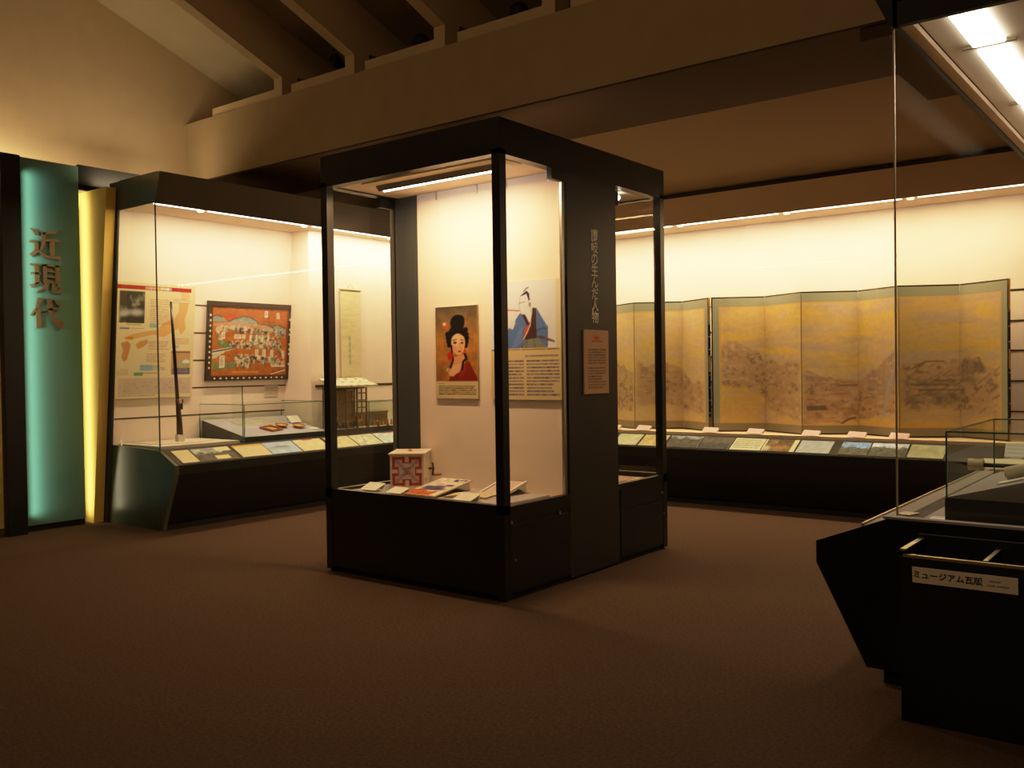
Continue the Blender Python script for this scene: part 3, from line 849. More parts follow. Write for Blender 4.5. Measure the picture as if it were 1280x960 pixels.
for a in (.785, 2.356, 3.927, 5.498):
    for t in np.linspace(.12, .44, 7):
        x, y = .5 + t * math.cos(a), .5 + t * math.sin(a)
        for k in (-1, 1):
            aa = a + k * .9
            cv.line([(x, y), (x + .055 * math.cos(aa), y + .055 * math.sin(aa))], .012, (64, 62, 46), .9)
cv.ell(.5, .5, .12, .12, (190, 150, 130)); cv.ell(.5, .5, .07, .07, (170, 80, 60), .7, .5); cv.line([(.38, .44), (.62, .40)], .02, (80, 70, 56)); cv.line([(.40, .62), (.6, .56)], .02, (80, 70, 56))
o = print_mesh('painted_front', cv, -bw / 2 + .004, bw / 2 - .004, .018, bh - .004, 0, r)
o.matrix_local = Matrix(((1, 0, 0, 0), (0, 0, -1, -.0015), (0, 1, 0, 0), (0, 0, 0, 1)))
cv = Cv(60, 70, (240, 208, 170), 9)
cv.grain(.05); cv.rect(.1, .1, .9, .9, (226, 150, 120), .25); cv.ell(.5, .5, .1, .06, (180, 120, 60)); cv.rows(.2, .25, .8, .4, 3, (200, 120, 90), .4)
print_mesh('lid_paper', cv, -bw / 2, bw / 2, 0, bd, bh + .0128, r)
cx_ = bw / 2
MB().tube([(cx_, .27, .13), (cx_ + .03, .27, .13)], .009, 10).tube([(cx_ + .03, .27, .175), (cx_ + .036, .275, .13), (cx_ + .03, .27, .075)], .008, 8).build('crank_arm', 'wood_dark', r, world=False)
MB().tube([(cx_ + .03, .27, .078), (cx_ + .10, .27, .082)], [.010, .007], 10).build('crank_handle', 'lacquer_red', r, world=False)
MB().box(cx_, cx_ + .003, .07, .08, .05, .078).build('keyhole', 'wood_dark', r, world=False)
MB().lathe([(.014, 0), (.010, .012), (.004, .018)], (0, .18, bh + .012), 10).build('lid_knob', 'brass', r, world=False)

# booklet on a low rest
cv = Cv(76, 100, (230, 206, 160), 12)
for x0, x1, y0, y1 in ((.55, .66, .04, .16), (.69, .78, .05, .11), (.80, .93, .04, .10), (.62, .72, .12, .17)):
    cv.rect(x0, y0, x1, y1, (54, 50, 96))
cv.ell(.45, .36, .20, .08, (232, 176, 150), .8, .4)
for x, y, a, b_ in ((.25, .52, .14, .06), (.55, .50, .18, .07), (.75, .40, .12, .05), (.40, .60, .30, .05), (.62, .60, .2, .05)):
    cv.ell(x, y, a, b_, (66, 58, 96), .85, .3)
cv.ell(.5, .66, .3, .05, (70, 60, 70), .8, .3); cv.poly([(.0, .74), (.22, .66), (.55, .78), (.8, .72), (.78, .98), (0, 1)], (196, 84, 40), .9); cv.grain(.28, 14, 18, 3)
cv.rect(0, .95, 1, 1, (220, 150, 90), .6); cv.rect(.93, .2, 1, 1, (226, 200, 150), .8)
r = thing('booklet', 'colour illustrated booklet with blue print leaning on a low rest', 'booklet', M=tilted(-4.65, -4.34, 4.70, .42, ZM + .012, .165))
MB().box(-.15, .15, 0, .42, -.008, 0).build('cover', 'paper_old', r, world=False)
print_mesh('cover_print', cv, -.149, .149, .001, .419, .0015, r)
MB().prism([(.25, -.008), (.42, -.008), (.42, -.075), (.40, -.075)], lambda p, t: (t, p[0], p[1]), -.12, .12).build('rest', 'paper', r, world=False)
# old book
r = thing('open_book', 'old thin brown paged book lying open by the showcase corner post', 'book', M=Matrix.Translation((-4.17, 4.865, ZM)) @ Matrix.Rotation(.30, 4, 'Z'))
MB().prism([(-.15, 0), (.15, 0), (.16, .012), (.05, .024), (0, .014), (-.06, .024), (-.155, .012)], lambda p, t: (p[0], t, p[1]), -.07, .12).build('pages', 'paper_old', r, world=False)
MB().box(-.165, .165, -.075, .125, 0, .004).build('cover', 'board_edge', r, world=False)
# leaning sheet in a white rest
r = thing('document_rest', 'white edged slanted rest holding a pale sheet behind the corner post', 'document stand', M=tilted(-4.19, -3.95, 5.005, .24, ZM + .012, .25))
MB().box(-.12, .12, 0, .26, -.008, 0).build('board', 'paper', r, world=False)
for xa in (-.12, .105):
    MB().box(xa, xa + .015, 0, .26, 0, .012).build('side_lip', 'paper', r, world=False)
cv = Cv(40, 44, (222, 186, 150), 14); cv.rows(.1, .1, .9, .9, 6, (190, 140, 110), .6); print_mesh('sheet', cv, -.10, .10, .01, .25, .002, r)
MB().prism([(.16, -.008), (.26, -.008), (.26, -.074), (.245, -.074)], lambda p, t: (t, p[0], p[1]), -.1, .1).build('back_leg', 'paper', r, world=False)
# reddish leaflet in the rear bay
cv = Cv(36, 30, (214, 160, 110), 15); cv.rect(.1, .1, .5, .5, (200, 90, 50), .8); cv.rows(.1, .6, .9, .9, 3, (120, 80, 60))
picture('leaflet', 'reddish leaflet lying in the rear bay of the tall showcase', 'leaflet', tilted(-3.98, -3.74, 6.12, .2, .60, .05), .24, .3, .006, cv, edge='paper')

# ------------------------------------------------------------------ left case contents
def wallL(y, z, o=.012):
    return frame_matrix((xw(z) + o, y, z), (0, 1, 0), (KT, 0, 1))
cv = Cv(120, 170, (232, 202, 142), 21)
cv.rect(0, .025, .94, .06, (168, 46, 38)); cv.rows(.34, .03, .68, .056, 1, (240, 224, 196), .95, .9, 0); cv.ell(.52, .043, .02, .014, (226, 170, 40))
O1, O2 = (222, 158, 84), (214, 138, 64)
cv.poly([(.80, .06), (.90, .06), (.93, .10), (.90, .13), (.82, .13)], (236, 178, 116))
cv.poly([(.78, .16), (.91, .15), (.90, .22), (.86, .30), (.88, .38), (.82, .44), (.78, .38), (.70, .42), (.60, .46), (.54, .46), (.46, .44), (.30, .47), (.16, .49), (.10, .475), (.20, .44), (.36, .415), (.50, .40), (.58, .34), (.72, .30), (.78, .24)], O1, .85)
cv.poly([(.10, .475), (.18, .46), (.22, .47), (.20, .49), (.12, .485)], (224, 122, 30))
cv.poly([(.06, .52), (.14, .50), (.18, .53), (.17, .58), (.14, .66), (.10, .68), (.07, .64), (.09, .58)], (204, 128, 66), .9)
cv.poly([(.24, .53), (.30, .50), (.38, .485), (.40, .51), (.34, .55), (.27, .57)], O2, .85)
cv.rect(.03, .075, .34, .345, (112, 98, 74)); m = (cv.u > .03) & (cv.u < .34) & (cv.v > .075) & (cv.v < .345)
nz = cv.fbm(9, 12, 4, 5)
cv.mix(m, (70, 60, 46), 1.0); cv.mix(m * np.clip((nz - .45) * 5, 0, 1), (176, 158, 118), .9)
cv.ell(.10, .26, .06, .03, (204, 192, 160), .8, .5); cv.ell(.24, .255, .09, .03, (214, 200, 168), .8, .5)
cv.rows(.12, .355, .32, .366, 1, (120, 80, 50)); cv.rect(.04, .385, .16, .40, (60, 84, 150), .7); cv.rows(.17, .388, .34, .398, 1, (150, 120, 80))
cv.rows(.41, .135, .70, .36, 13, (150, 74, 60), .7, .35); cv.rect(.41, .35, .50, .362, (80, 150, 190), .7); cv.rect(.41, .365, .52, .378, (90, 160, 110), .7)
cv.rows(.70, .12, .93, .17, 3, (150, 84, 60), .6, .35); cv.rows(.40, .50, .66, .58, 5, (150, 74, 60), .7, .35); cv.rows(.38, .61, .62, .69, 5, (150, 74, 60), .7, .35)
cv.rows(.70, .47, .93, .53, 4, (150, 84, 60), .6, .35); cv.rect(.70, .535, .80, .555, (110, 160, 190), .6)
cv.rect(.30, .705, .46, .76, (150, 176, 200), .7); cv.rows(.31, .712, .62, .76, 3, (80, 90, 130), .7, .45); cv.rect(.23, .77, .34, .80, (86, 150, 84), .8); cv.rows(.34, .775, .56, .79, 1, (150, 120, 60))
cv.rows(.06, .74, .16, .80, 4, (150, 110, 60), .7, .4); cv.rect(.03, .755, .05, .79, (150, 190, 190), .8)
cv.rect(.70, .585, .955, .79, (196, 150, 92)); cv.rect(.70, .585, .955, .60, (150, 90, 60)); cv.ell(.9, .68, .05, .02, (236, 220, 190)); cv.rect(.72, .69, .955, .715, (160, 164, 120)); cv.rect(.72, .735, .955, .79, (96, 90, 100)); cv.rows(.73, .74, .95, .785, 2, (200, 160, 120), .7, .5)
cv.rect(.04, .82, .97, .965, (206, 172, 140), .8)
for k in range(60):
    x, y = .06 + .88 * cv.rng.rand(), .84 + .10 * cv.rng.rand()
    cv.line([(x, y), (x + .05 * (cv.rng.rand() - .5), y + .03 * (cv.rng.rand() - .5))], .006, (166, 120, 110), .6)
cv.rows(.04, .972, .5, .982, 1, (120, 84, 60), .7)
picture('map_panel', 'large cream map panel with red heading band and orange islands on the left case wall', 'panel', wallL(5.268, 1.250, .024), .875, 1.18, .02, cv)

# matchlock gun on its stand
GX, GY = -8.50, 5.365
r = thing('matchlock_gun', 'long old gun standing upright in front of the map panel', 'gun', (GX, GY, .802))
MB().box(GX - .03, GX + .03, GY - .035, GY + .035, .802, .875).build('stand_block', 'deck_white', r)
MB().tube([(GX, GY, .87), (GX - .003, GY - .002, 1.02), (GX - .010, GY - .008, 1.16), (GX - .016, GY - .013, 1.28)], [.034, .029, .023, .018], 10).build('stock', 'wood_dark', r)
MB().tube([(GX - .013, GY - .012, 1.24), (GX - .045, GY - .026, 1.9), (GX - .06, GY - .034, 2.24)], [.019, .016, .012], 10).build('barrel', 'gun_metal', r)
mb = MB().box(GX - .022, GX + .018, GY - .012, GY + .03, 1.13, 1.19)
mb.tube([(GX, GY + .02, 1.185), (GX, GY + .042, 1.205), (GX, GY + .036, 1.235)], .006, 6)
mb.build('lock_plate', 'gun_metal', r)
# white curved base board
pts = [(-8.85, 4.90), (-8.10, 4.90), (-8.09, 5.80), (-8.85, 5.80)]
mb = MB().prism(pts, lambda p, t: (p[0], p[1], t), .7685, .797); mb.build('tmp2', 'deck_white')
o = bpy.data.objects['tmp2']; o.name = 'base_board'; o.data.name = 'base_board'
tag(o, 'low white base board under the gun at the left end of the case', 'base board')
arc = [(-8.80, 5.0)] + [(-8.50 + .24 * math.cos(a), 5.38 + .36 * math.sin(a)) for a in np.linspace(-PI / 2, PI / 2, 14)] + [(-8.80, 5.74)]
mb = MB().prism(arc, lambda p, t: (p[0], p[1], t), .797, .802); mb.build('tmp3', 'paper_grey')
o = bpy.data.objects['tmp3']; o.name = 'mount_plate'; o.data.name = 'mount_plate'
tag(o, 'rounded pale plate lying on the white base board around the gun', 'mount plate')

# framed votive painting of a procession
cv = Cv(132, 118, (178, 98, 40), 31)
cv.grain(.12, 12, 10, 2)
cv.ell(.22, .16, .08, .06, (204, 70, 30), .6, .6)
for pts_ in ([(.0, .22), (.0, .15), (.06, .13), (.13, .15), (.20, .22)], [(.20, .22), (.26, .18), (.33, .16), (.40, .13), (.50, .15), (.58, .20), (.60, .27), (.2, .27)], [(.62, .27), (.66, .24), (.74, .25), (.82, .30), (.80, .36), (.62, .34)], [(.80, .26), (.86, .24), (.99, .30), (.99, .44), (.86, .40)]):
    cv.poly(pts_, (146, 156, 136), .9); cv.line(pts_[:-1], .012, (70, 66, 56), .8)
cv.poly([(.02, .24), (.2, .22), (.6, .24), (.8, .30), (.78, .36), (.3, .30), (.02, .28)], (206, 150, 96), .8)
cv.poly([(.06, .46), (.20, .52), (.32, .60), (.20, .62), (.08, .56)], (96, 124, 62), .85); cv.poly([(.0, .80), (.2, .82), (.34, .78), (.28, .90), (.04, .93)], (112, 130, 80), .8)
cv.poly([(.0, .64), (.28, .58), (.30, .61), (.0, .70)], (226, 212, 180)); cv.line([(.01, .66), (.28, .60)], .016, (40, 34, 26)); cv.line([(.02, .74), (.16, .66)], .016, (222, 208, 176)); cv.poly([(.02, .68), (.14, .66), (.08, .74), (.02, .76)], (198, 190, 150), .9)
cv.poly([(.78, .80), (.99, .82), (.99, .88), (.80, .88)], (222, 210, 178), .9); cv.line([(.80, .99), (.99, .93)], .014, (230, 216, 186)); cv.line([(.80, .97), (.99, .91)], .008, (60, 40, 30)); cv.line([(.78, .82), (.99, .84)], .010, (80, 60, 44))
PAL = [(84, 74, 80), (222, 198, 150), (130, 136, 96), (176, 62, 40), (64, 52, 44), (214, 164, 92), (150, 150, 122), (110, 80, 76), (200, 184, 140), (214, 178, 120), (120, 128, 104)]
rg = np.random.RandomState(8)
def crowd(u0, u1, v0, v1, n, spread=.022):
    for k in range(n):
        t = rg.rand(); x = u0 + (u1 - u0) * t; y = v0 + (v1 - v0) * t + spread * (rg.rand() - .5) * 2
        c = PAL[rg.randint(len(PAL))]
        cv.ell(x, y, .010 + .012 * rg.rand(), .016 + .016 * rg.rand(), c, .9, .4)
        cv.ell(x, y - .026, .006, .008, (230, 196, 150), .9, .4)
crowd(.06, .96, .32, .37, 110, .03); crowd(.22, .95, .55, .56, 120, .04); crowd(.34, .98, .76, .80, 110, .05); crowd(.06, .14, .34, .52, 18, .02); crowd(.88, .97, .56, .74, 26, .03); crowd(.30, .5, .80, .84, 60, .05); crowd(.5, .9, .46, .48, 50, .03)
for x in (.50, .58, .66, .74): cv.poly([(x - .012, .40), (x + .018, .40), (x + .012, .50), (x - .02, .50)], (226, 206, 168), .9)
for x in (.12, .28, .34, .42): cv.poly([(x - .01, .26), (x + .02, .27), (x, .34), (x - .02, .34)], (224, 190, 150), .8)
for x, y in ((.70, .085), (.865, .10)): cv.rect(x - .022, y - .045, x + .022, y + .05, (226, 208, 176)); cv.rows(x - .012, y - .035, x + .012, y + .04, 5, (110, 60, 30), .7)
for x, y, w_, h_ in ((.14, .80, .035, .09), (.145, .42, .022, .045), (.33, .43, .045, .03), (.41, .43, .022, .03), (.59, .67, .022, .055), (.69, .67, .022, .055), (.80, .68, .022, .055), (.955, .67, .02, .04)):
    cv.rect(x - w_, y - h_, x + w_, y + h_, (222, 202, 162)); cv.rows(x - w_ * .5, y - h_ * .8, x + w_ * .5, y + h_ * .8, 5, (120, 76, 46), .6)
cv.rows(.28, .945, .62, .965, 1, (222, 180, 110), .7, .8); cv.grain(.14, 50, 45, 9)
r = thing('framed_painting', 'framed orange votive painting of a crowded procession on the left case wall', 'painting', M=wallL(6.425, 1.417, .026))
W2, H2 = 1.125, .876
MB().box(-W2 / 2 + .04, W2 / 2 - .04, .04, H2 - .04, -.02, .004).build('backing_board', 'frame_dark', r, world=False)
fm = MB().box(-W2 / 2, W2 / 2, 0, .05, -.02, .022).box(-W2 / 2, W2 / 2, H2 - .05, H2, -.02, .022).box(-W2 / 2, -W2 / 2 + .05, .05, H2 - .05, -.02, .022).box(W2 / 2 - .05, W2 / 2, .05, H2 - .05, -.02, .022)
inner = MB()
for a in ((-W2 / 2 + .05, W2 / 2 - .05, .05, .06), (-W2 / 2 + .05, W2 / 2 - .05, H2 - .06, H2 - .05), (-W2 / 2 + .05, -W2 / 2 + .06, .06, H2 - .06), (W2 / 2 - .06, W2 / 2 - .05, .06, H2 - .06)):
    inner.box(a[0], a[1], a[2], a[3], 0, .016)
inner.build('inner_border', 'lacquer_red', r, world=False)
st = fm; st.cur = 1
for k in range(13):
    st.lathe([(.014, 0), (.010, .004)], (-W2 / 2 + .10 + k * .076, .025, .022), 8, 1 + .3 * (k % 2), .8)
for k in range(11):
    st.lathe([(.014, 0), (.010, .004)], (-W2 / 2 + .025, .14 + k * .058, .022), 8, .9, 1)
for k in (0, 2, 3, 4, 6, 7, 9):
    st.lathe([(.014, 0), (.010, .004)], (W2 / 2 - .025, .18 + k * .058, .022), 8, .9, 1)
st.build('frame', ['frame_dark', 'paper_grey'], r, world=False)
print_mesh('painting', cv, -W2 / 2 + .06, W2 / 2 - .06, .06, H2 - .06, .008, r)
caption('small printed card on the wall below the framed procession painting', wallL(6.765, 1.216, .006), .195, .132, (222, 196, 146), None, 5, 4, name='wall_card', ink=(120, 96, 80), stand=False)


def glass_cover(label, x0, x1, y0, y1, z0, z1, group, fin=None):
    r = thing('glass_cover', label, 'glass cover', ((x0 + x1) / 2, (y0 + y1) / 2, z0), group)
    MB().quad((x1, y0, z0), (x1, y1, z0), (x1, y1, z1), (x1, y0, z1)).build('long_pane', 'cover_glass', r)
    MB().quad((x0, y0, z0), (x0, y1, z0), (x0, y1, z1), (x0, y0, z1)).build('long_pane', 'cover_glass', r)
    for y in (y0, y1):
        MB().quad((x0, y, z0), (x1, y, z0), (x1, y, z1), (x0, y, z1)).build('end_pane', 'cover_glass', r)
    MB().quad((x0, y0, z1), (x1, y0, z1), (x1, y1, z1), (x0, y1, z1)).build('top_pane', 'cover_glass', r)
    e = .0035
    mb = MB()
    for x in (x0, x1):
        for y in (y0, y1):
            mb.box(x - e, x + e, y - e, y + e, z0, z1)
        mb.box(x - e, x + e, y0, y1, z1 - e, z1 + e)
    for y in (y0, y1):
        mb.box(x0, x1, y - e, y + e, z1 - e, z1 + e)
    mb.build('glass_edge', 'glass_edge_green', r)
    return r


# sloping lilac platform with small lacquer ware
mb = MB().prism([(-8.055, .7685), (-8.055, .828), (-8.815, .988), (-8.815, .7685)], lambda p, t: (p[0], t, p[1]), 5.835, 6.92)
mb.build('tmp4', ['platform_lilac', 'riser_grey'])
o = bpy.data.objects['tmp4']; o.name = 'sloping_platform'; o.data.name = 'sloping_platform'
for p in o.data.polygons:
    if p.normal.z < .5: p.material_index = 1
tag(o, 'lilac sloping platform inside the left glass cover', 'platform')
r = glass_cover('clear glass cover over the lacquer dishes in the left wall case', -8.845, -8.05, 5.828, 6.925, .7685, 1.165, 'glass covers')
MB().quad((-8.05, 5.81, .768), (-8.24, 5.81, .768), (-8.24, 5.81, 1.366), (-8.05, 5.81, 1.366)).build('end_fin', 'cover_glass', r)
MB().box(-8.054, -8.047, 5.806, 5.814, .768, 1.366).build('fin_edge', 'glass_edge_green', r)
MB().tube([(-8.07, 5.84, 1.08), (-8.03, 5.85, 1.08)], .010, 8).build('glass_clip', 'brass', r)
sl = math.atan2(.16, .76)
def on_wedge(x, y, rz=0):
    z = .828 + (-8.055 - x) / .76 * .16
    return Matrix.Translation((x, y, z + .001)) @ Matrix.Rotation(sl, 4, 'Y') @ Matrix.Rotation(rz, 4, 'Z')
dish_labels = ['shallow red lacquer dish with gilt inside, left of the pair beside the tray', 'shallow red lacquer dish with gilt inside, right of the pair']
dish_pos = [(-8.33, 6.52), (-8.26, 6.705)]
d0 = None
for lb, (x, y) in zip(dish_labels, dish_pos):
    if d0 is None:
        d0 = thing('lacquer_dish', lb, 'dish', group='lacquer dishes', M=on_wedge(x, y))
        MB().lathe([(.030, 0), (.055, .012), (.074, .032), (.070, .032), (.052, .014), (.028, .004)], seg=22).build('bowl', 'lacquer_red', d0, world=False)
        MB().lathe([(.060, .0225), (.052, .0150), (.028, .0055), (.004, .0050)], seg=22).build('gilt_lining', 'lacquer_gold', d0, world=False)
    else:
        r = d0.copy(); C.objects.link(r); r.matrix_world = on_wedge(x, y); r['label'] = lb
        for ch in list(d0.children):
            c = ch.copy(); C.objects.link(c); c.parent = r
r = thing('lacquer_tray', 'small square red lacquer tray with pale inside on the sloping platform', 'tray', M=on_wedge(-8.265, 6.33, .25))
MB().box(-.085, .085, -.085, .085, 0, .008).build('tray_floor', 'lacquer_gold', r, world=False)
MB().box(-.09, .09, -.09, -.075, 0, .024).box(-.09, .09, .075, .09, 0, .024).box(-.09, -.075, -.075, .075, 0, .024).box(.075, .09, -.075, .075, 0, .024).build('tray_rim', 'lacquer_red', r, world=False, bevel=.002)
def sheet(label, M, w, h, bg, seed, rows, ink, name='document', group=None, vertical=False, res=48):
    cv = Cv(res, max(14, int(res * h / w)), bg, seed); cv.grain(.08, 6, 6, seed)
    if rows: cv.rows(.06, .1, .94, .92, rows, ink, .5, .35)
    r = thing(name, label, 'document', group=group, M=M)
    MB().box(-w / 2, w / 2, 0, h, 0, .0015).build('sheet', 'paper_old', r, world=False)
    print_mesh('printed_face', cv, -w / 2, w / 2, 0, h, .0022, r)
    return r
sheet('long unrolled grey handwritten sheet at the back of the lilac platform', frame_matrix((-8.47, 6.40, .828 + .415 / .76 * .16 + .002), (0, 1, 0), (-.76, 0, .16)), .60, .28, (190, 172, 140), 5, 5, (120, 110, 100))
caption('white folded card standing at the back right of the lilac platform', on_wedge(-8.44, 6.82) @ frame_matrix((0, 0, .012), (0, 1, 0), (-.86, 0, .5)), .155, .11, (246, 232, 200), 'white cards on the platform', 4, 6, ink=(190, 170, 140))
caption('white flat card at the front right corner of the lilac platform', on_wedge(-8.15, 6.85) @ frame_matrix((0, 0, .004), (0, 1, 0), (-1, 0, .02)), .13, .055, (246, 232, 200), 'white cards on the platform', 0, 6, stand=False)

# hanging scroll in the second section
cv = Cv(48, 160, (226, 200, 140), 41)
cv.grain(.06, 3, 30, 4)
for k in range(46):
    y = .03 + .94 * cv.rng.rand(); x = .08 + .6 * cv.rng.rand()
    cv.line([(x, y), (x + .1 + .2 * cv.rng.rand(), y + .004 * (cv.rng.rand() - .5))], .02, (196, 166, 108), .5)
cv.rect(0, .0, 1, .02, (150, 116, 60)); cv.line([(0, .30), (1, .31)], .012, (200, 168, 112), .7)
for y in (.50, .56, .62, .68, .74): cv.ell(.43, y, .05, .026, (120, 150, 108), .75, .5)
r = thing('hanging_scroll', 'tall pale hanging scroll with a green column of writing on the left case wall', 'scroll', M=frame_matrix((-8.335, 7.585, 1.30), (0, 1, 0), (0, 0, 1)))
MB().box(-.163, .163, 0, 1.18, -.004, 0).build('paper_sheet', 'paper_grey', r, world=False)
print_mesh('calligraphy', cv, -.160, .160, .01, 1.175, .0015, r)
MB().tube([(-.18, 1.18, 0), (.18, 1.18, 0)], .008, 8).build('top_rod', 'board_edge', r, world=False)
MB().tube([(-.195, 0, 0), (.195, 0, 0)], .012, 10).build('bottom_roller', 'wood_dark', r, world=False)
MB().tube([(-.06, 1.185, 0), (0, 1.25, 0), (.06, 1.185, 0)], .003, 6).build('cord', 'board_edge', r, world=False)

# low platform and model house
mb = MB().box(-8.34, -8.055, 7.04, 8.6, .768, .83); mb.build('tmp5', ['deck_white', 'riser_grey'])
o = bpy.data.objects['tmp5']; o.name = 'low_platform'; o.data.name = 'low_platform'
for p in o.data.polygons:
    if p.normal.z < .5: p.material_index = 1
tag(o, 'low white topped platform carrying the model house', 'platform')
r = thing('model_house', 'wooden scale model of a small house with pale stone weighted roof', 'scale model', (-8.18, 7.35, .83))
HX0, HX1, HY0, HY1 = -8.30, -8.075, 7.09, 7.59
mb = MB()
for x in (HX0, HX1 - .015):
    for y in (HY0, HY0 + .165, HY0 + .335, HY1 - .016):
        mb.box(x, x + .015, y, y + .016, .83, 1.31)
for z in (.98, 1.07, 1.155, 1.24, 1.30):
    mb.box(HX1 - .014, HX1 - .002, HY0 + .335, HY1, z - .008, z + .008).box(HX1 - .014, HX1 - .002, HY0, HY0 + .08, z - .008, z + .008)
for y in (7.50, 7.12):
    mb.box(HX1 - .013, HX1 - .003, y, y + .014, .98, 1.30)
mb.box(HX0, HX0 + .012, HY0 + .1, HY0 + .36, .83, 1.30)
mb.build('timber_frame', 'model_wood', r)
MB().box(HX1 - .06, HX1 - .05, HY0 + .09, HY0 + .32, .83, 1.27).build('inner_screen', 'model_wood', r)
mb = MB().prism([(HX1 + .05, 1.315), (HX1 + .05, 1.335), (HX0 - .0, 1.42), (HX0 - .0, 1.40)], lambda p, t: (p[0], t, p[1]), HY0 - .05, HY1 + .13)
mb.build('roof_boards', 'shingle', r)
mb = MB()
rg = np.random.RandomState(5)
for i in range(5):
    for j in range(3):
        mb.blob((HX1 + .02 - j * .10, HY0 + .02 + i * .145 + rg.rand() * .03, 1.340 + j * .035), .022, .030, .009, 8, 4)
mb.build('roof_stones', 'paper_grey', r)
mb = MB()
for k in range(26):
    mb.blob((HX1 - .04 - .10 * rg.rand(), HY0 + .03 + (HY1 - HY0 - .06) * rg.rand(),   .872 + .10 * rg.rand()), .02 + .02 * rg.rand(), .02 + .025 * rg.rand(), .025 + .025 * rg.rand(), 8, 5)
mb.build('household_goods', 'model_clay', r)
mb = MB()
for k in range(16):
    mb.blob((HX1 - .03 - .04 * rg.rand(), HY0 + .02 + (HY1 - HY0) * rg.rand(), .868 + .03 * rg.rand()), .016, .02, .02 + .02 * rg.rand(), 7, 4)
mb.build('garden_bits', 'model_moss', r)
r = thing('model_fence', 'low brown model wall with tiny figures to the right of the model house', 'scale model', (-8.18, 7.83, .83))
MB().box(-8.31, -8.28, 7.62, 8.12, .83, .985).build('wall_panel', 'model_wood', r)
MB().box(-8.315, -8.27, 7.61, 8.13, .985, 1.0).build('coping', 'model_moss', r)
mb = MB()
for k in range(9):
    y = 7.66 + .05 * k
    mb.lathe([(.018, 0), (.014, .03), (.008, .055), (.011, .066), (.004, .078)], (-8.14 + .04 * (k % 3), y, .83), 8)
mb.build('figures', 'model_clay', r)
MB().box(-8.13, -8.08, 7.62, 8.12, .83, .842).build('ground_strip', 'paper_old', r)
glass_cover('clear glass cover over the model wall at the right of the model house', -8.335, -8.065, 7.605, 8.40, .83, 1.13, 'glass covers')

# printed panels on the left reading rail
upL = Vector((-.265, 0, .130)).normalized()
nL = Vector((.130, 0, .265)).normalized()
def railL(y, off=.012, t=.004):
    p = Vector((XG + .258, y, .643)) + upL * off + nL * (t + .001)
    return frame_matrix(p, (0, 1, 0), upL)
HR = .235
def landscape(cv, sky, land, seed, hor=.35):
    cv.a[:] = np.array(sky) / 255
    nz = cv.fbm(5, 4, 4, seed)
    m = np.clip((cv.v - hor - (nz - .5) * .5) * 8, 0, 1)
    cv.mix(m, land); cv.grain(.3, 9, 7, seed + 1)
leftp = []
cv = Cv(40, 48, (232, 208, 140), 51); cv.rows(.12, .15, .88, .85, 8, (190, 160, 100), .5, .4); leftp.append((5.025, .185, cv, 'cream printed panel on the left reading rail, first from the end'))
cv = Cv(80, 48, (120, 112, 84), 52); landscape(cv, (176, 176, 150), (96, 88, 66), 3, .3); cv.rect(.60, .0, .98, .33, (236, 214, 150)); cv.rect(.44, .66, .80, .95, (238, 210, 134)); leftp.append((5.35, .43, cv, 'dark landscape photo panel with two cream text blocks on the left reading rail'))
cv = Cv(60, 48, (226, 200, 140), 53); cv.rect(0, 0, 1, .14, (222, 160, 50)); cv.rows(.08, .22, .92, .9, 7, (190, 160, 110), .45, .4); leftp.append((5.79, .36, cv, 'cream panel with orange heading band on the left reading rail'))
cv = Cv(60, 48, (176, 190, 190), 54); cv.grain(.1, 4, 4, 3); cv.ell(.45, .5, .3, .12, (130, 136, 120), .8, .5); cv.line([(.35, .42), (.75, .42)], .02, (60, 70, 80)); cv.ell(.4, .56, .2, .08, (196, 190, 150), .7, .5); cv.line([(.3, .36), (.5, .30)], .015, (80, 90, 90)); leftp.append((6.17, .38, cv, 'pale blue picture panel on the left reading rail'))
cv = Cv(60, 48, (230, 206, 142), 55); cv.grain(.08, 5, 4, 8); cv.rect(.35, .0, .7, .1, (190, 80, 50), .8); cv.rows(.08, .2, .92, .9, 7, (196, 168, 110), .45, .4); leftp.append((6.57, .38, cv, 'cream panel with small red mark on the left reading rail beside the pale blue one'))
cv = Cv(60, 48, (230, 206, 142), 56); cv.rect(0, 0, .6, .13, (222, 160, 60)); cv.grain(.08, 4, 4, 9); leftp.append((6.99, .36, cv, 'cream panel with orange edge seen through the showcase just right of its front left post'))
cv = Cv(60, 48, (222, 212, 160), 57); cv.grain(.18, 6, 5, 5); cv.line([(.5, .1), (.3, .9)], .03, (150, 140, 110)); leftp.append((7.37, .36, cv, 'pale sketch panel seen through the showcase below the model house'))
cv = Cv(60, 48, (206, 212, 180), 58); cv.grain(.18, 6, 5, 6); cv.rect(.4, 0, .9, .1, (190, 80, 70), .7); leftp.append((7.75, .36, cv, 'greenish panel with red top mark seen through the showcase near its slate lining'))
for y, w, cv, lb in leftp:
    picture('rail_panel', lb, 'panel', railL(y), w, HR, .004, cv, group='panels on the left reading rail', edge='paper')

# ------------------------------------------------------------------ folding screens in the back case
def gold_canvas(W, H, seed, pale):
    cv = Cv(W, H, (208, 164, 82), seed)
    n1 = cv.fbm(10, 9, 4, seed); n2 = cv.fbm(4, 14, 3, seed + 5)
    cv.mix(np.clip((n2 - .42) * 4, 0, 1), (192, 158, 118), .9); cv.mix(np.clip((n1 - .52) * 6, 0, 1), (220, 170, 50), .8); cv.mix(np.clip((cv.fbm(7, 20, 3, seed + 9) - .55) * 7, 0, 1), (178, 148, 116), .6)
    if pale:
        cv.mix(np.ones_like(cv.u), (222, 186, 122), .45)
    return cv, n1


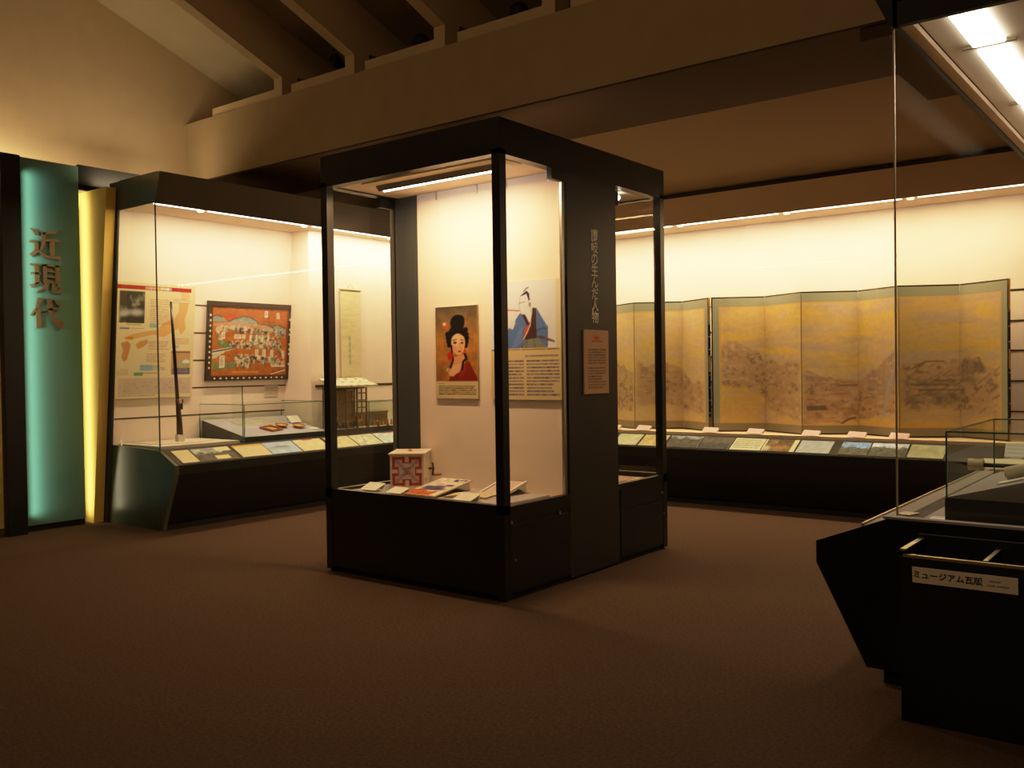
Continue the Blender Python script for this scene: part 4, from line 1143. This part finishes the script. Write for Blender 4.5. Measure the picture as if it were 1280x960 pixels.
def hill(cv, top, bot, col, dark, light, seed, a=.9):
    xs = [p[0] for p in top]; t = np.interp(cv.u, xs, [p[1] for p in top]); b_ = np.interp(cv.u, [p[0] for p in bot], [p[1] for p in bot])
    e = (cv.fbm(40, 20, 3, seed) - .5) * .06
    x0, x1 = max(top[0][0], bot[0][0]), min(top[-1][0], bot[-1][0])
    m = np.clip((cv.v - t + e) * 60, 0, 1) * np.clip((b_ - cv.v + e) * 40, 0, 1) * np.clip((cv.u - x0) * 60, 0, 1) * np.clip((x1 - cv.u) * 60, 0, 1)
    cv.mix(m, col, a)
    n = cv.fbm(70, 34, 2, seed + 1); n3 = cv.fbm(46, 40, 2, seed + 2); n4 = cv.fbm(12, 8, 3, seed + 4)
    cv.mix(m * np.clip((n - .52) * 7, 0, 1) * np.clip(n4 * 2.2 - .4, 0, 1), dark, .75)
    cv.mix(m * np.clip((n3 - .58) * 7, 0, 1), light, .6)


def finish_screen(cv, joints):
    # brocade border, thin gold line round the picture, reddish seams at the forward folds
    v, u = cv.v, cv.u
    cv.mix(np.ones_like(u), (186, 152, 106), .25)
    bu = .022
    border = (v < .066) | (v > .945) | (u < bu) | (u > 1 - bu)
    ln = ((v < .078) | (v > .932) | (u < bu + .005) | (u > 1 - bu - .005)) & ~border
    cv.mix(ln, (206, 152, 66), .9)
    cv.mix(border & (v <= .945), (146, 140, 104), 1); cv.mix(border & (v > .945), (134, 116, 80), 1)
    for j, c in joints:
        cv.mix((np.abs(u - j) < .0022) & (v > .066), c, .6)


Wc, Hc = 540, 210
cvR, n1 = gold_canvas(Wc, Hc, 61, False)
B1, D1, L1 = (150, 106, 66), (112, 80, 58), (208, 166, 114)
hill(cvR, [(.02, .36), (.06, .31), (.10, .34), (.14, .40), (.17, .50)], [(.02, .68), (.10, .69), (.15, .67), (.17, .78)], (178, 134, 88), D1, L1, 70)
hill(cvR, [(.14, .50), (.19, .47), (.24, .50), (.30, .48), (.335, .46)], [(.14, .70), (.19, .86), (.27, .90), (.335, .93)], (180, 134, 86), D1, L1, 71)
hill(cvR, [(.335, .56), (.40, .60), (.46, .62), (.54, .60), (.60, .50), (.66, .44)], [(.335, .94), (.46, .94), (.56, .90), (.60, .84), (.66, .86)], (176, 126, 80), D1, L1, 72)
hill(cvR, [(.335, .55), (.38, .57), (.43, .62), (.50, .61)], [(.335, .64), (.40, .66), (.50, .66)], (150, 110, 74), D1, L1, 78, .6)
hill(cvR, [(.53, .58), (.60, .50), (.645, .42), (.668, .40)], [(.53, .74), (.62, .72), (.668, .66)], (162, 124, 90), (108, 84, 68), L1, 73, .8)
hill(cvR, [(.668, .50), (.74, .50), (.80, .50), (.86, .48), (.92, .52), (.975, .58)], [(.668, .84), (.80, .82), (.90, .84), (.975, .88)], (186, 142, 96), (112, 90, 64), L1, 74)
hill(cvR, [(.668, .62), (.76, .60), (.84, .58), (.90, .60)], [(.668, .66), (.8, .66), (.90, .66)], (140, 114, 76), (94, 80, 56), L1, 75, .8)
hill(cvR, [(.668, .72), (.76, .70), (.86, .72)], [(.668, .77), (.78, .80), (.86, .78)], (136, 110, 70), (94, 80, 56), L1, 76, .8)
hill(cvR, [(.82, .54), (.86, .47), (.90, .48), (.93, .54)], [(.82, .60), (.93, .60)], (138, 108, 78), (98, 78, 58), L1, 77, .85)
cvR.line([(.632, .62), (.60, .88)], .012, (150, 150, 140), .7); cvR.line([(.645, .56), (.628, .66)], .008, (160, 156, 140), .6)
for x0, x1, y in ((.35, .40, .76), (.42, .47, .72), (.36, .41, .83), (.44, .50, .66), (.70, .80, .655), (.72, .84, .69)):
    cvR.line([(x0, y), (x1, y)], .005, (176, 84, 44) if y in (.76, .72) else (96, 68, 48), .7)
cvR.line([(.353, .82), (.40, .815)], .012, (84, 56, 40), .8); cvR.line([(.30 + .15, .93), (.47, .90), (.49, .89)], .006, (70, 50, 36), .8); cvR.line([(.70, .55), (.74, .50), (.79, .50)], .004, (110, 78, 50), .8)
for k in range(34):
    x, y = .68 + .29 * cvR.rng.rand(), .56 + .30 * cvR.rng.rand(); cvR.line([(x, y), (x + .02, y - .03)], .004, (110, 80, 54), .5)
cvR.mix(np.clip((cvR.v - .87) * 25, 0, 1) * np.clip((cvR.u - .54) * 30, 0, 1) * np.clip((.84 - cvR.u) * 10, 0, 1), (208, 156, 58), .9)
cvR.mix(np.clip((cvR.v - .70) * 20, 0, 1) * np.clip((.16 - cvR.u) * 40, 0, 1), (206, 158, 72), .9)
cvR.mix(np.clip((.035 - np.abs(cvR.v - .40 + (n1 - .5) * .05)) * 40, 0, 1) * np.clip((cvR.u - .60) * 20, 0, 1), (214, 166, 58), .55)
cvR.grain(.07, 90, 60, 3)
finish_screen(cvR, [(1 / 3, (150, 84, 34)), (2 / 3, (160, 84, 34)), (1 / 6, (150, 116, 66)), (.5, (150, 116, 66)), (5 / 6, (150, 116, 66))])
cvL, n1 = gold_canvas(Wc, Hc, 81, True)
hill(cvL, [(.30, .45), (.40, .50), (.50, .46), (.60, .50), (.668, .55)], [(.30, .90), (.45, .88), (.668, .86)], (176, 136, 84), (110, 84, 60), L1, 82, .7)
hill(cvL, [(.668, .46), (.72, .50), (.78, .46), (.83, .52), (.90, .64), (.975, .62)], [(.668, .82), (.80, .84), (.90, .88), (.975, .90)], (182, 138, 90), D1, L1, 83, .85)
for y in (.56, .60, .66): cvL.line([(.68, y), (.83, y)], .004, (180, 130, 80), .7)
cvL.grain(.07, 90, 60, 3)
finish_screen(cvL, [(1 / 3, (180, 120, 60)), (2 / 3, (176, 120, 60)), (1 / 6, (190, 156, 100)), (.5, (190, 156, 100)), (5 / 6, (190, 156, 100))])


def folding_screen(label, xs, cv, z0=.776, h=1.478):
    """xs: fold positions, alternately near and far"""
    yn, yf = 9.33, 9.62
    pts_ = [Vector((x, yn if i % 2 == 0 else yf, z0)) for i, x in enumerate(xs)]
    r = thing('folding_screen', label, 'folding screen', ((xs[0] + xs[-1]) / 2, 9.47, z0))
    for i, (p, q_) in enumerate(zip(pts_, pts_[1:])):
        d = (q_ - p); w = d.length; d.normalize()
        M = frame_matrix(p - r.location, d, (0, 0, 1))
        pan = MB().box(0.001, w - .001, 0, h, -.02, -.001).build('panel', 'lacquer_black', r, world=False)
        pan.matrix_local = M
        pr = print_mesh('painting', cv, .002, w - .002, .016, h - .015, .0012, pan, 'painted_gold', i / 6, (i + 1) / 6)
        if i in (0, 5):
            xa = 0 if i == 0 else w
            MB().box(xa - .006, xa + .006, 0, h, -.022, .005).build('edge_rail', 'lacquer_black', pan, world=False)
            fit = MB()
            for za, zb_ in ((0, .16), (h - .28, h), (.66, .84)) if i == 5 else ((h - .10, h),):
                fit.box(xa + .0065, xa + .0085, za, zb_, -.018, .002) if i == 5 else fit.box(xa - .0085, xa - .0065, za, zb_, -.018, .002)
            for k in range(9):
                zz = .2 + .14 * k
                fit.box(xa - .0085 if i == 0 else xa + .0065, xa - .0065 if i == 0 else xa + .0085, zz, zz + .012, -.018, .002)
            fit.build('edge_fittings', 'gold_fitting', pan, world=False)
    return r


folding_screen('gold folding screen at right with brown mountains and town, near the case corner', [-4.445, -3.96, -3.45, -2.965, -2.49, -2.005, -1.545], cvR)
folding_screen('paler gold folding screen at left, partly hidden behind the tall black showcase', [-7.32, -6.86, -6.37, -5.90, -5.43, -4.955, -4.49], cvL)

# pink caption cards along the back deck
pink = [(-5.66, 'leftmost, seen through the tall showcase'), (-5.26, 'at the second post of the tall showcase'), (-4.435, 'below the gap between the folding screens'),
        (-3.92, 'below the second panel of the right screen'), (-3.325, 'below the third panel of the right screen'), (-2.87, 'below the fourth panel of the right screen'), (-2.47, 'below the last fold of the right screen')]
for i, (x, where) in enumerate(pink):
    caption('pink caption card on the back deck, ' + where, frame_matrix((x, 9.19, .776 + .006), (1, 0, 0), (0.18, .8, .55)), .175, .085, (236, 190, 168), 'pink cards before the folding screens', 4, 90 + i, ink=(200, 130, 110), res=26)

# printed panels on the back reading rail
upB = Vector((0, .25, .13)).normalized(); nB = Vector((0, -.13, .25)).normalized()
def railB(x, off=.012, t=.004):
    p = Vector((x, YG - .258, .6235)) + upB * off + nB * (t + .001)
    return frame_matrix(p, (1, 0, 0), upB)
bp_ = []
cv = Cv(52, 36, (196, 190, 140), 101); cv.grain(.12, 5, 4, 1); bp_.append((-5.33, .30, cv, 'pale green panel on the back reading rail, leftmost through the showcase'))
cv = Cv(52, 36, (206, 176, 110), 102); cv.grain(.16, 5, 4, 2); bp_.append((-5.0, .30, cv, 'tan panel on the back reading rail behind the showcase rear post'))
cv = Cv(60, 36, (92, 88, 76), 103); landscape(cv, (150, 150, 140), (84, 80, 66), 6, .15); bp_.append((-4.63, .38, cv, 'dark grey photo panel on the back rail just right of the tall showcase'))
cv = Cv(60, 36, (92, 88, 76), 104); landscape(cv, (104, 96, 80), (72, 70, 62), 7, .4); bp_.append((-4.255, .34, cv, 'dark photo panel on the back rail left of the cream text panel'))
cv = Cv(60, 36, (220, 212, 160), 105); cv.rows(.05, .12, .95, .9, 5, (110, 104, 76), .8, .5); bp_.append((-3.90, .33, cv, 'cream panel with rows of print on the back reading rail'))
cv = Cv(60, 36, (120, 96, 60), 106); cv.grain(.45, 8, 6, 4); cv.ell(.5, .7, .25, .15, (200, 130, 60), .6, .6); cv.ell(.12, .75, .12, .2, (210, 200, 160), .8, .5); cv.rect(.86, 0, 1, 1, (224, 210, 150)); cv.rect(0, 0, .05, 1, (224, 210, 150)); bp_.append((-3.555, .34, cv, 'brown photo panel with cream margins on the back reading rail'))
cv = Cv(60, 36, (176, 178, 160), 107); cv.grain(.12, 7, 5, 5); bp_.append((-3.20, .33, cv, 'pale grey panel on the back reading rail'))
cv = Cv(60, 36, (120, 120, 100), 108); landscape(cv, (140, 170, 200), (96, 92, 70), 9, .35); bp_.append((-2.815, .27, cv, 'landscape photo panel with blue sky on the back reading rail'))
cv = Cv(60, 36, (120, 120, 100), 109); landscape(cv, (200, 206, 206), (92, 90, 70), 12, .3); bp_.append((-2.50, .33, cv, 'landscape photo panel with white cloud on the back reading rail'))
cv = Cv(60, 36, (176, 174, 124), 110); cv.grain(.15, 6, 4, 12); cv.ell(.3, .5, .3, .2, (150, 140, 90), .5, .6); bp_.append((-2.16, .31, cv, 'green beige picture panel on the back reading rail, the rightmost'))
for x, w, cv, lb in bp_:
    picture('rail_panel', lb, 'panel', railB(x), w, .225, .004, cv, group='panels on the back reading rail', edge='paper')

# ------------------------------------------------------------------ right case contents
r = thing('sloping_platform', 'grey sloping platform inside the glass cover of the right case', 'platform', (-.80, 5.18, .735))
MB().box(-1.035, -.56, 4.63, 5.74, .735, .867).build('base_block', 'riser_grey', r)
MB().prism([(-1.030, .867), (-1.030, .869), (-.56, 1.0), (-.56, .867)], lambda p, t: (p[0], t, p[1]), 4.635, 5.735).build('sloping_top', 'mount_grey', r)
glass_cover('clear glass cover with green edges in the right case, the nearest one', -1.025, -.52, 4.622, 5.75, .868, 1.178, 'glass covers')
mb = MB().box(-1.02, -.56, 5.80, 7.8, .735, .87); mb.build('tmp7', ['platform_lilac', 'riser_grey'])
o = bpy.data.objects['tmp7']; o.name = 'low_platform'; o.data.name = 'low_platform'
for p in o.data.polygons:
    if p.normal.z < .5: p.material_index = 1
tag(o, 'low lilac platform with documents further along the right case', 'platform')
def on_r(x, y): return .868 + (x + 1.035) / .475 * .132
slr = -math.atan2(.132, .475)
def RW(x, y, rz=0): return Matrix.Translation((x, y, on_r(x, y) + .001)) @ Matrix.Rotation(slr, 4, 'Y') @ Matrix.Rotation(rz, 4, 'Z')
r = thing('rolled_scroll', 'rolled pale paper scroll lying on the grey platform at the right edge', 'scroll', M=RW(-.80, 4.93, .12))
MB().tube([(-.02, 0, .034), (.26, 0, .034)], .032, 18).build('paper_roll', 'spool_white', r, world=False)
MB().tube([(-.021, 0, .034), (-.026, 0, .034)], .014, 12).build('roll_core', 'board_edge', r, world=False)
caption('small white card in front of the rolled scroll', RW(-.80, 4.80) @ frame_matrix((.02, 0, .004), (1, 0, 0), (0, 1, .05)), .13, .075, (240, 226, 190), 'small cards in the right case', 0, 5, stand=False)
sheet('open cream document on the lilac platform behind the near glass cover', frame_matrix((-1.0, 6.0, .872), (.9, .1, 0), (-.1, .9, .0)), .34, .62, (226, 206, 150), 7, 7, (180, 160, 120))
sheet('pale green document lying right of the cream one in the right case', frame_matrix((-.745, 6.0, .872), (.9, .1, 0), (-.1, .9, 0)), .20, .60, (206, 200, 150), 8, 5, (170, 160, 120))
caption('white card standing behind the cream document in the right case', frame_matrix((-1.06, 6.75, .876), (1, 0, 0), (0, .6, .8)), .17, .11, (240, 224, 184), 'small cards in the right case', 3, 8, ink=(200, 180, 150))
r = thing('handscroll', 'old handscroll on a dark rod with a red seal behind the near cover', 'scroll', (-1.13, 5.86, .87))
MB().tube([(-1.18, 5.86, .905), (-1.10, 5.86, .905)], .034, 16).build('paper_roll', 'paper_old', r)
MB().tube([(-1.10, 5.86, .905), (-.78, 5.86, .905)], .013, 12).build('rod', 'reel_dark', r)
MB().box(-1.08, -.93, 5.885, 5.95, .871, .874).build('seal', 'lacquer_red', r)
tagc = caption('yellow label card on the reading rail at the near end of the right case', frame_matrix((XC - .07, 4.90, .738), (0.25, 1, 0), (1, -.25, 0)), .10, .075, (226, 190, 90), None, 2, 9, stand=False, ink=(160, 120, 60))
caption('white label card on the deck beside the grey platform of the right case', frame_matrix((-1.10, 4.72, .738), (1, 0, 0), (0, 1, 0)), .09, .16, (240, 226, 200), 'small cards in the right case', 2, 9, stand=False, ink=(180, 150, 120))

# ------------------------------------------------------------------ leaflet holder in front of the right case
HXa, HXb, HYa, HYb = -1.074, -.36, 4.025, 4.34
r = thing('leaflet_holder', 'tall black leaflet bin with two open compartments and a title plate at lower right', 'leaflet holder', (-.72, 4.18, 0))
t = .018
MB().box(HXa, HXb, HYa, HYa + t, 0, .69).build('front_panel', 'case_black_matte', r)
MB().box(HXa, HXb, HYb - t, HYb, 0, .74).build('back_panel', 'case_black_matte', r)
for x in (HXa, HXb - t):
    MB().box(x, x + t, HYa + t, HYb - t, 0, .715).build('side_panel', 'case_black_matte', r)
MB().box(-.762, -.748, HYa + t, HYb - t, 0.05, .70).build('divider', 'case_black_matte', r)
MB().box(HXa + t, HXb - t, HYa + t, HYb - t, .0, .45).build('inner_floor', 'case_black_matte', r)
MB().box(HXa + .01, HXb, HYa - .002, HYa + .016, .69, .702).build('front_rim', 'chrome_trim', r)
MB().box(HXa - .001, HXa + t + .004, HYa, HYb, .715, .724).build('side_rim', 'chrome_trim', r)
MB().box(-.764, -.746, HYa + .02, HYb - t, .70, .706).build('divider_rim', 'chrome_trim', r)
Mp = frame_matrix((-.83, HYa - .006, .590), (1, 0, 0), (0, -.10, 1))
pl_ = MB().box(-.195, .195, 0, .066, -.004, 0).build('title_plate', 'label_plate', r, world=False)
pl_.matrix_local = Matrix.Translation(-r.location) @ Mp
text_mesh('plate_lettering', [('ミュージアム瓦版', .033, Matrix.Translation((-.062, .034, .001))), ], 'ink', pl_, .0004, .0006)
mbp = MB()
for x0, x1, z in ((.095, .135, .040), (.085, .115, .022), (.12, .165, .022)):
    mbp.box(x0, x1, z, z + .006, .0002, .0009)
mbp.build('small_print', 'board_edge', pl_, world=False)

# ------------------------------------------------------------------ added fill light for the room
lamp_area('ambient_fill', (-2.5, 1.0, 6.4), (0, 0, -1), 5, 3, 10, (1, .68, .36))  # added overhead fill for the dim ambient level, no fixture there
lamp_area('ambient_fill_left', (-7.0, 1.5, 6.0), (-.6, .5, -1), 2, 2, 12, (1, .68, .38))  # added ambient fill aimed at the left side
lamp_area('fascia_fill', (-3.0, 0.6, 5.6), (0, 1, -.30), 4, .6, 30, (1, .62, .30), xaxis=(1, 0, 0))  # added fill that lifts the back fascia and beam face
lamp_area('soffit_fill', (-4.5, 6.3, 3.16), (.30, .75, .60), 1.4, .5, 3.6, (1, .64, .31), xaxis=(1, 0, 0))  # added upward fill above the showcase roof, brightens the ceiling and soffit
sp = bpy.data.lights.new('plate_fill_spot', 'SPOT')  # added narrow spot that brightens the leaflet bin plate
sp.energy = 70; sp.color = (1, .74, .46); sp.spot_size = math.radians(11); sp.spot_blend = .7; sp.shadow_soft_size = .06
so = bpy.data.objects.new('plate_fill_spot', sp)
C.objects.link(so)
so.location = (-1.0, 0.2, 4.3)
so.rotation_euler = (Vector((-.78, 4.02, .62)) - so.location).to_track_quat('-Z', 'Y').to_euler()
w = bpy.data.worlds.new('World'); scene.world = w; w.use_nodes = True
w.node_tree.nodes['Background'].inputs['Color'].default_value = (1, .7, .4, 1)
w.node_tree.nodes['Background'].inputs['Strength'].default_value = 0.01
scene.view_settings.view_transform = 'Standard'
scene.view_settings.look = 'None'
scene.view_settings.exposure = 0.0
# gentle highlight shoulder, like the camera's own response
WL = 5.0
vs_ = scene.view_settings
vs_.use_curve_mapping = True
cmap = vs_.curve_mapping
cmap.black_level = (0, 0, 0); cmap.white_level = (WL, WL, WL)
cmap.use_clip = False
cc = cmap.curves[3]
def shoulder(x, k=.42):
    return x if x < k else k + (1 - k) * (1 - math.exp(-(x - k) / (1 - k)))
kn = [0, .1, .2, .3, .42, .55, .7, .85, 1.0, 1.3, 1.7, 2.3, 3.2, 5.0]
cc.points[0].location = (0, 0); cc.points[1].location = (1, 1.0)
for x in kn[1:-1]:
    cc.points.new(x / WL, shoulder(x))
cmap.update()
scene.cycles.transparent_max_bounces = 32
scene.cycles.max_bounces = 8
scene.cycles.sample_clamp_indirect = 6.0
